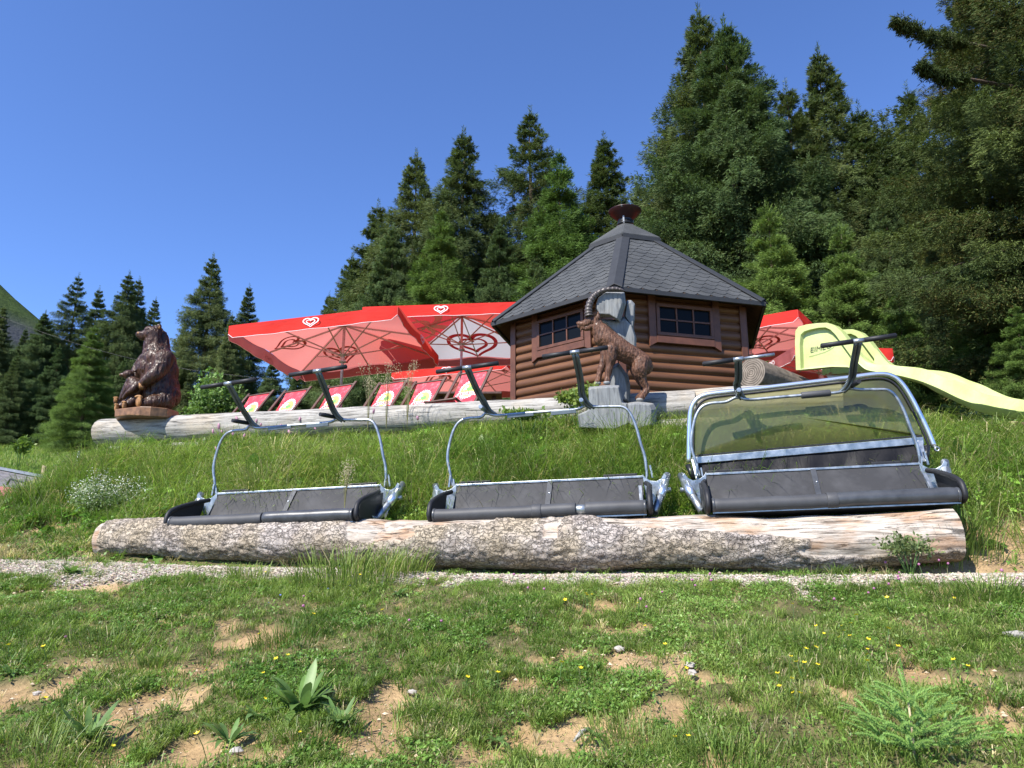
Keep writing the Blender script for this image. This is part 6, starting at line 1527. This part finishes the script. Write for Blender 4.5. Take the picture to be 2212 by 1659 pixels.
# ------------------------------------------------------------------ flowers
def flower_proto(name, label, cat, kind):
    t = thing(name, label, cat); h = {'butter': .07, 'bistort': .42, 'clover': .08, 'blue': .035}[kind]
    mb = MB(); mb.tube([(0, 0, -.02), (.004, .002, h*.5), (0, 0, h)], .0016 if kind != 'bistort' else .0025, 4, False); mb.obj('stem', M['stem'], t)
    mb = MB()
    if kind == 'butter':
        for k in range(5):
            a = k*1.2566; d = Vector((math.cos(a), math.sin(a), 0)); s = Vector((-d.y, d.x, 0)); mb.add([(0, 0, h), d*.006+s*.005+Vector((0, 0, h+.003)), d*.011+Vector((0, 0, h+.006)), d*.006-s*.005+Vector((0, 0, h+.003))], [(0, 1, 2, 3)])
        mm = lm('butter_petal', (.80, .62, .03), .2)
    elif kind == 'bistort': mb.lathe([(.002, h), (.015, h+.01), (.019, h+.035), (.015, h+.06), (.003, h+.075)], (0, 0, 0), 8); mm = lm('bistort_petal', (.62, .36, .44), .3)
    elif kind == 'clover': mb.ell((0, 0, h+.006), (.009, .009, .008), None, 8, 6); mm = lm('clover_petal', (.52, .22, .38), .3)
    else:
        for k in range(4):
            a = k*1.57; d = Vector((math.cos(a), math.sin(a), 0)); s = Vector((-d.y, d.x, 0)); mb.add([(0, 0, h), d*.004+s*.004+Vector((0, 0, h+.001)), d*.008+Vector((0, 0, h+.002)), d*.004-s*.004+Vector((0, 0, h+.001))], [(0, 1, 2, 3)])
        mm = lm('speedwell_petal', (.22, .30, .70), .3)
    mb.obj('blossom', mm, t); return t
def scatter(name, label, cat, kind, group, pts, smin=.85, smax=1.25):
    f = None
    for (u, v) in pts:
        q = g(u, v, 2.2)
        if f is None: f = flower_proto(name, label, cat, kind); f['group'] = group; o = f
        else: o = copy_tree(f)
        o.location = q+Vector((0, 0, .06 if kind == 'bistort' else 0)); s = random.uniform(smin, smax); o.scale = (s, s, s*random.uniform(.8, 1.3)); o.rotation_euler = (random.gauss(0, .25), random.gauss(0, .25), random.random()*6)
random.seed(12)
s6 = lambda x, y: ((1280+x/1.728)*.864, (1400+y/1.728)*.864)
YF = [s6(*p) for p in ((722, 150), (272, 180), (305, 210), (325, 207), (348, 203), (232, 228), (555, 238), (585, 350), (665, 430), (648, 650), (1337, 342), (1345, 370), (1449, 350), (1466, 340), (1436, 376), (1476, 392), (1476, 412), (1522, 416), (1536, 438), (1563, 451),
      (1295, 428), (1258, 453), (1199, 507), (1258, 526), (1270, 520), (1309, 526), (1547, 540), (1611, 393), (1662, 457), (1499, 287), (1637, 245), (1905, 205), (1940, 520), (1965, 527), (1884, 687), (1160, 612), (1166, 625), (1197, 620), (1262, 652), (1225, 655), (735, 530), (290, 553), (203, 547), (712, 868), (765, 860), (1216, 260))]
s5 = lambda x, y: (x/1.728*.864, (1400+y/1.728)*.864)
YF += [s5(*p) for p in ((202, 440), (38, 450), (178, 670), (920, 525), (1107, 675), (1212, 490), (1240, 488), (1143, 542), (1150, 90), (1550, 117), (1333, 300), (1137, 375), (1675, 283), (2001, 583), (2144, 565), (1296, 813), (890, 862), (475, 873))]
scatter('buttercup', 'small bright yellow flower in the foreground grass', 'flower', 'butter', 'yellow flowers in the foreground grass', YF, 1.0, 1.5)
PK = [s6(*p) for p in ((152, 186), (704, 110), (797, 137), (797, 153), (843, 130), (886, 150), (655, 185), (545, 248), (575, 262), (1413, 237), (1637, 65), (1690, 100), (1700, 140), (1650, 130), (1610, 160), (1540, 200), (1775, 80), (1845, 50), (1850, 60), (1885, 68), (1900, 125), (2160, 120), (2195, 132), (2205, 150), (1600, 175), (55, 172))]
PK += [s5(*p) for p in ((1299, 200), (1787, 320), (1897, 321), (290, 380), (340, 160), (1333, 262), (1838, 125), (2205, 110))]
scatter('clover_flower', 'small pink clover head in the foreground grass', 'flower', 'clover', 'pink clover heads in the foreground grass', PK)
BL = [s5(*p) for p in ((1144, 211), (1377, 125), (1352, 105), (1360, 142), (1400, 137), (1412, 150), (1440, 128), (1445, 140), (1476, 118), (1515, 120), (1520, 135), (1478, 158), (1330, 165), (1480, 45), (1885, 75), (1955, 120), (1990, 118), (1740, 45), (1805, 50), (1300, 155), (1208, 170), (1700, 165))]
scatter('speedwell', 'tiny blue flower in the grass below the log', 'flower', 'blue', 'blue flowers below the log', BL, .9, 1.4)
s7 = lambda x, y: ((500+x/3.687)*.864, (1030+y/3.687+20)*.864)
BI = [s7(*p) for p in ((433, 172), (460, 165), (495, 155), (450, 210), (473, 208), (512, 200), (548, 190), (590, 210), (607, 205), (625, 165), (627, 190), (653, 175), (672, 190), (685, 205), (703, 215), (756, 150), (795, 145), (318, 257), (265, 235), (405, 250), (500, 265), (517, 268), (537, 262), (556, 260), (410, 305), (435, 340), (232, 325), (120, 430), (178, 462), (292, 425), (322, 412), (228, 540), (967, 190), (1190, 318), (902, 352), (738, 410), (888, 270), (1497, 140), (1540, 285), (2045, 275))]
scatter('bistort_flower', 'pale pink flower spike in the bank grass above the seats', 'flower', 'bistort', 'pink flower spikes on the bank', BI, .75, 1.1)
# driftwood stick and root
q0 = g(2168, 1378, 3); q1 = g(2230, 1392, 3); t = MB(); t.tube([q0+Vector((0, 0, .02)), q0.lerp(q1, .5)+Vector((0, 0, .035)), q1+Vector((0, 0, .03))], [.012, .022, .026], 10); tag(t.obj('stick', M['gray_log']), 'bleached grey stick lying in the grass at the right edge', 'stick')
q0 = g(1240, 1608, 3); q1 = g(1272, 1585, 3); t = MB(); t.tube([q0+Vector((0, 0, .01)), q0.lerp(q1, .5)+Vector((0, 0, .022)), q1+Vector((0, 0, .012))], [.006, .012, .01], 8); tag(t.obj('stick', M['gray_log']), 'short grey root piece on the soil at the bottom centre', 'stick')
for u, v, s, lab in ((1338, 1405, .055, 'grey stone above the centre soil patch'), (890, 1500, .045, 'pale ochre stone in the left soil patch'), (510, 1625, .05, 'ochre stone near the bottom edge beside the leafy plant'), (1490, 1440, .05, 'reddish stone pile top right of the centre patch'), (1495, 1455, .05, 'white flat stone right of the centre soil patch'),
                     (1225, 1535, .03, 'small pale stone in the lower centre soil'), (1160, 1650, .04, 'small grey stone at the bottom edge'), (150, 1540, .035, 'pale stone in the lower left soil'), (80, 1500, .04, 'flat pale stone at the left soil patch'), (1640, 1480, .02, 'tiny white stone in the right foreground grass')):
    q = g(u, v, 2.3); mb = MB(); mb.ell((0, 0, 0), (s*.6, s*.42, s*.3), None, 9, 6); o = mb.obj('stone', M['stone']); rn = random.Random(int(u))
    for v_ in o.data.vertices: v_.co *= 1+rn.uniform(-.22, .22)
    for p_ in o.data.polygons: p_.use_smooth = False
    o.location = q+Vector((0, 0, s*.1)); o.rotation_euler = (0, 0, rn.random()*3); tag(o, lab, 'stone')
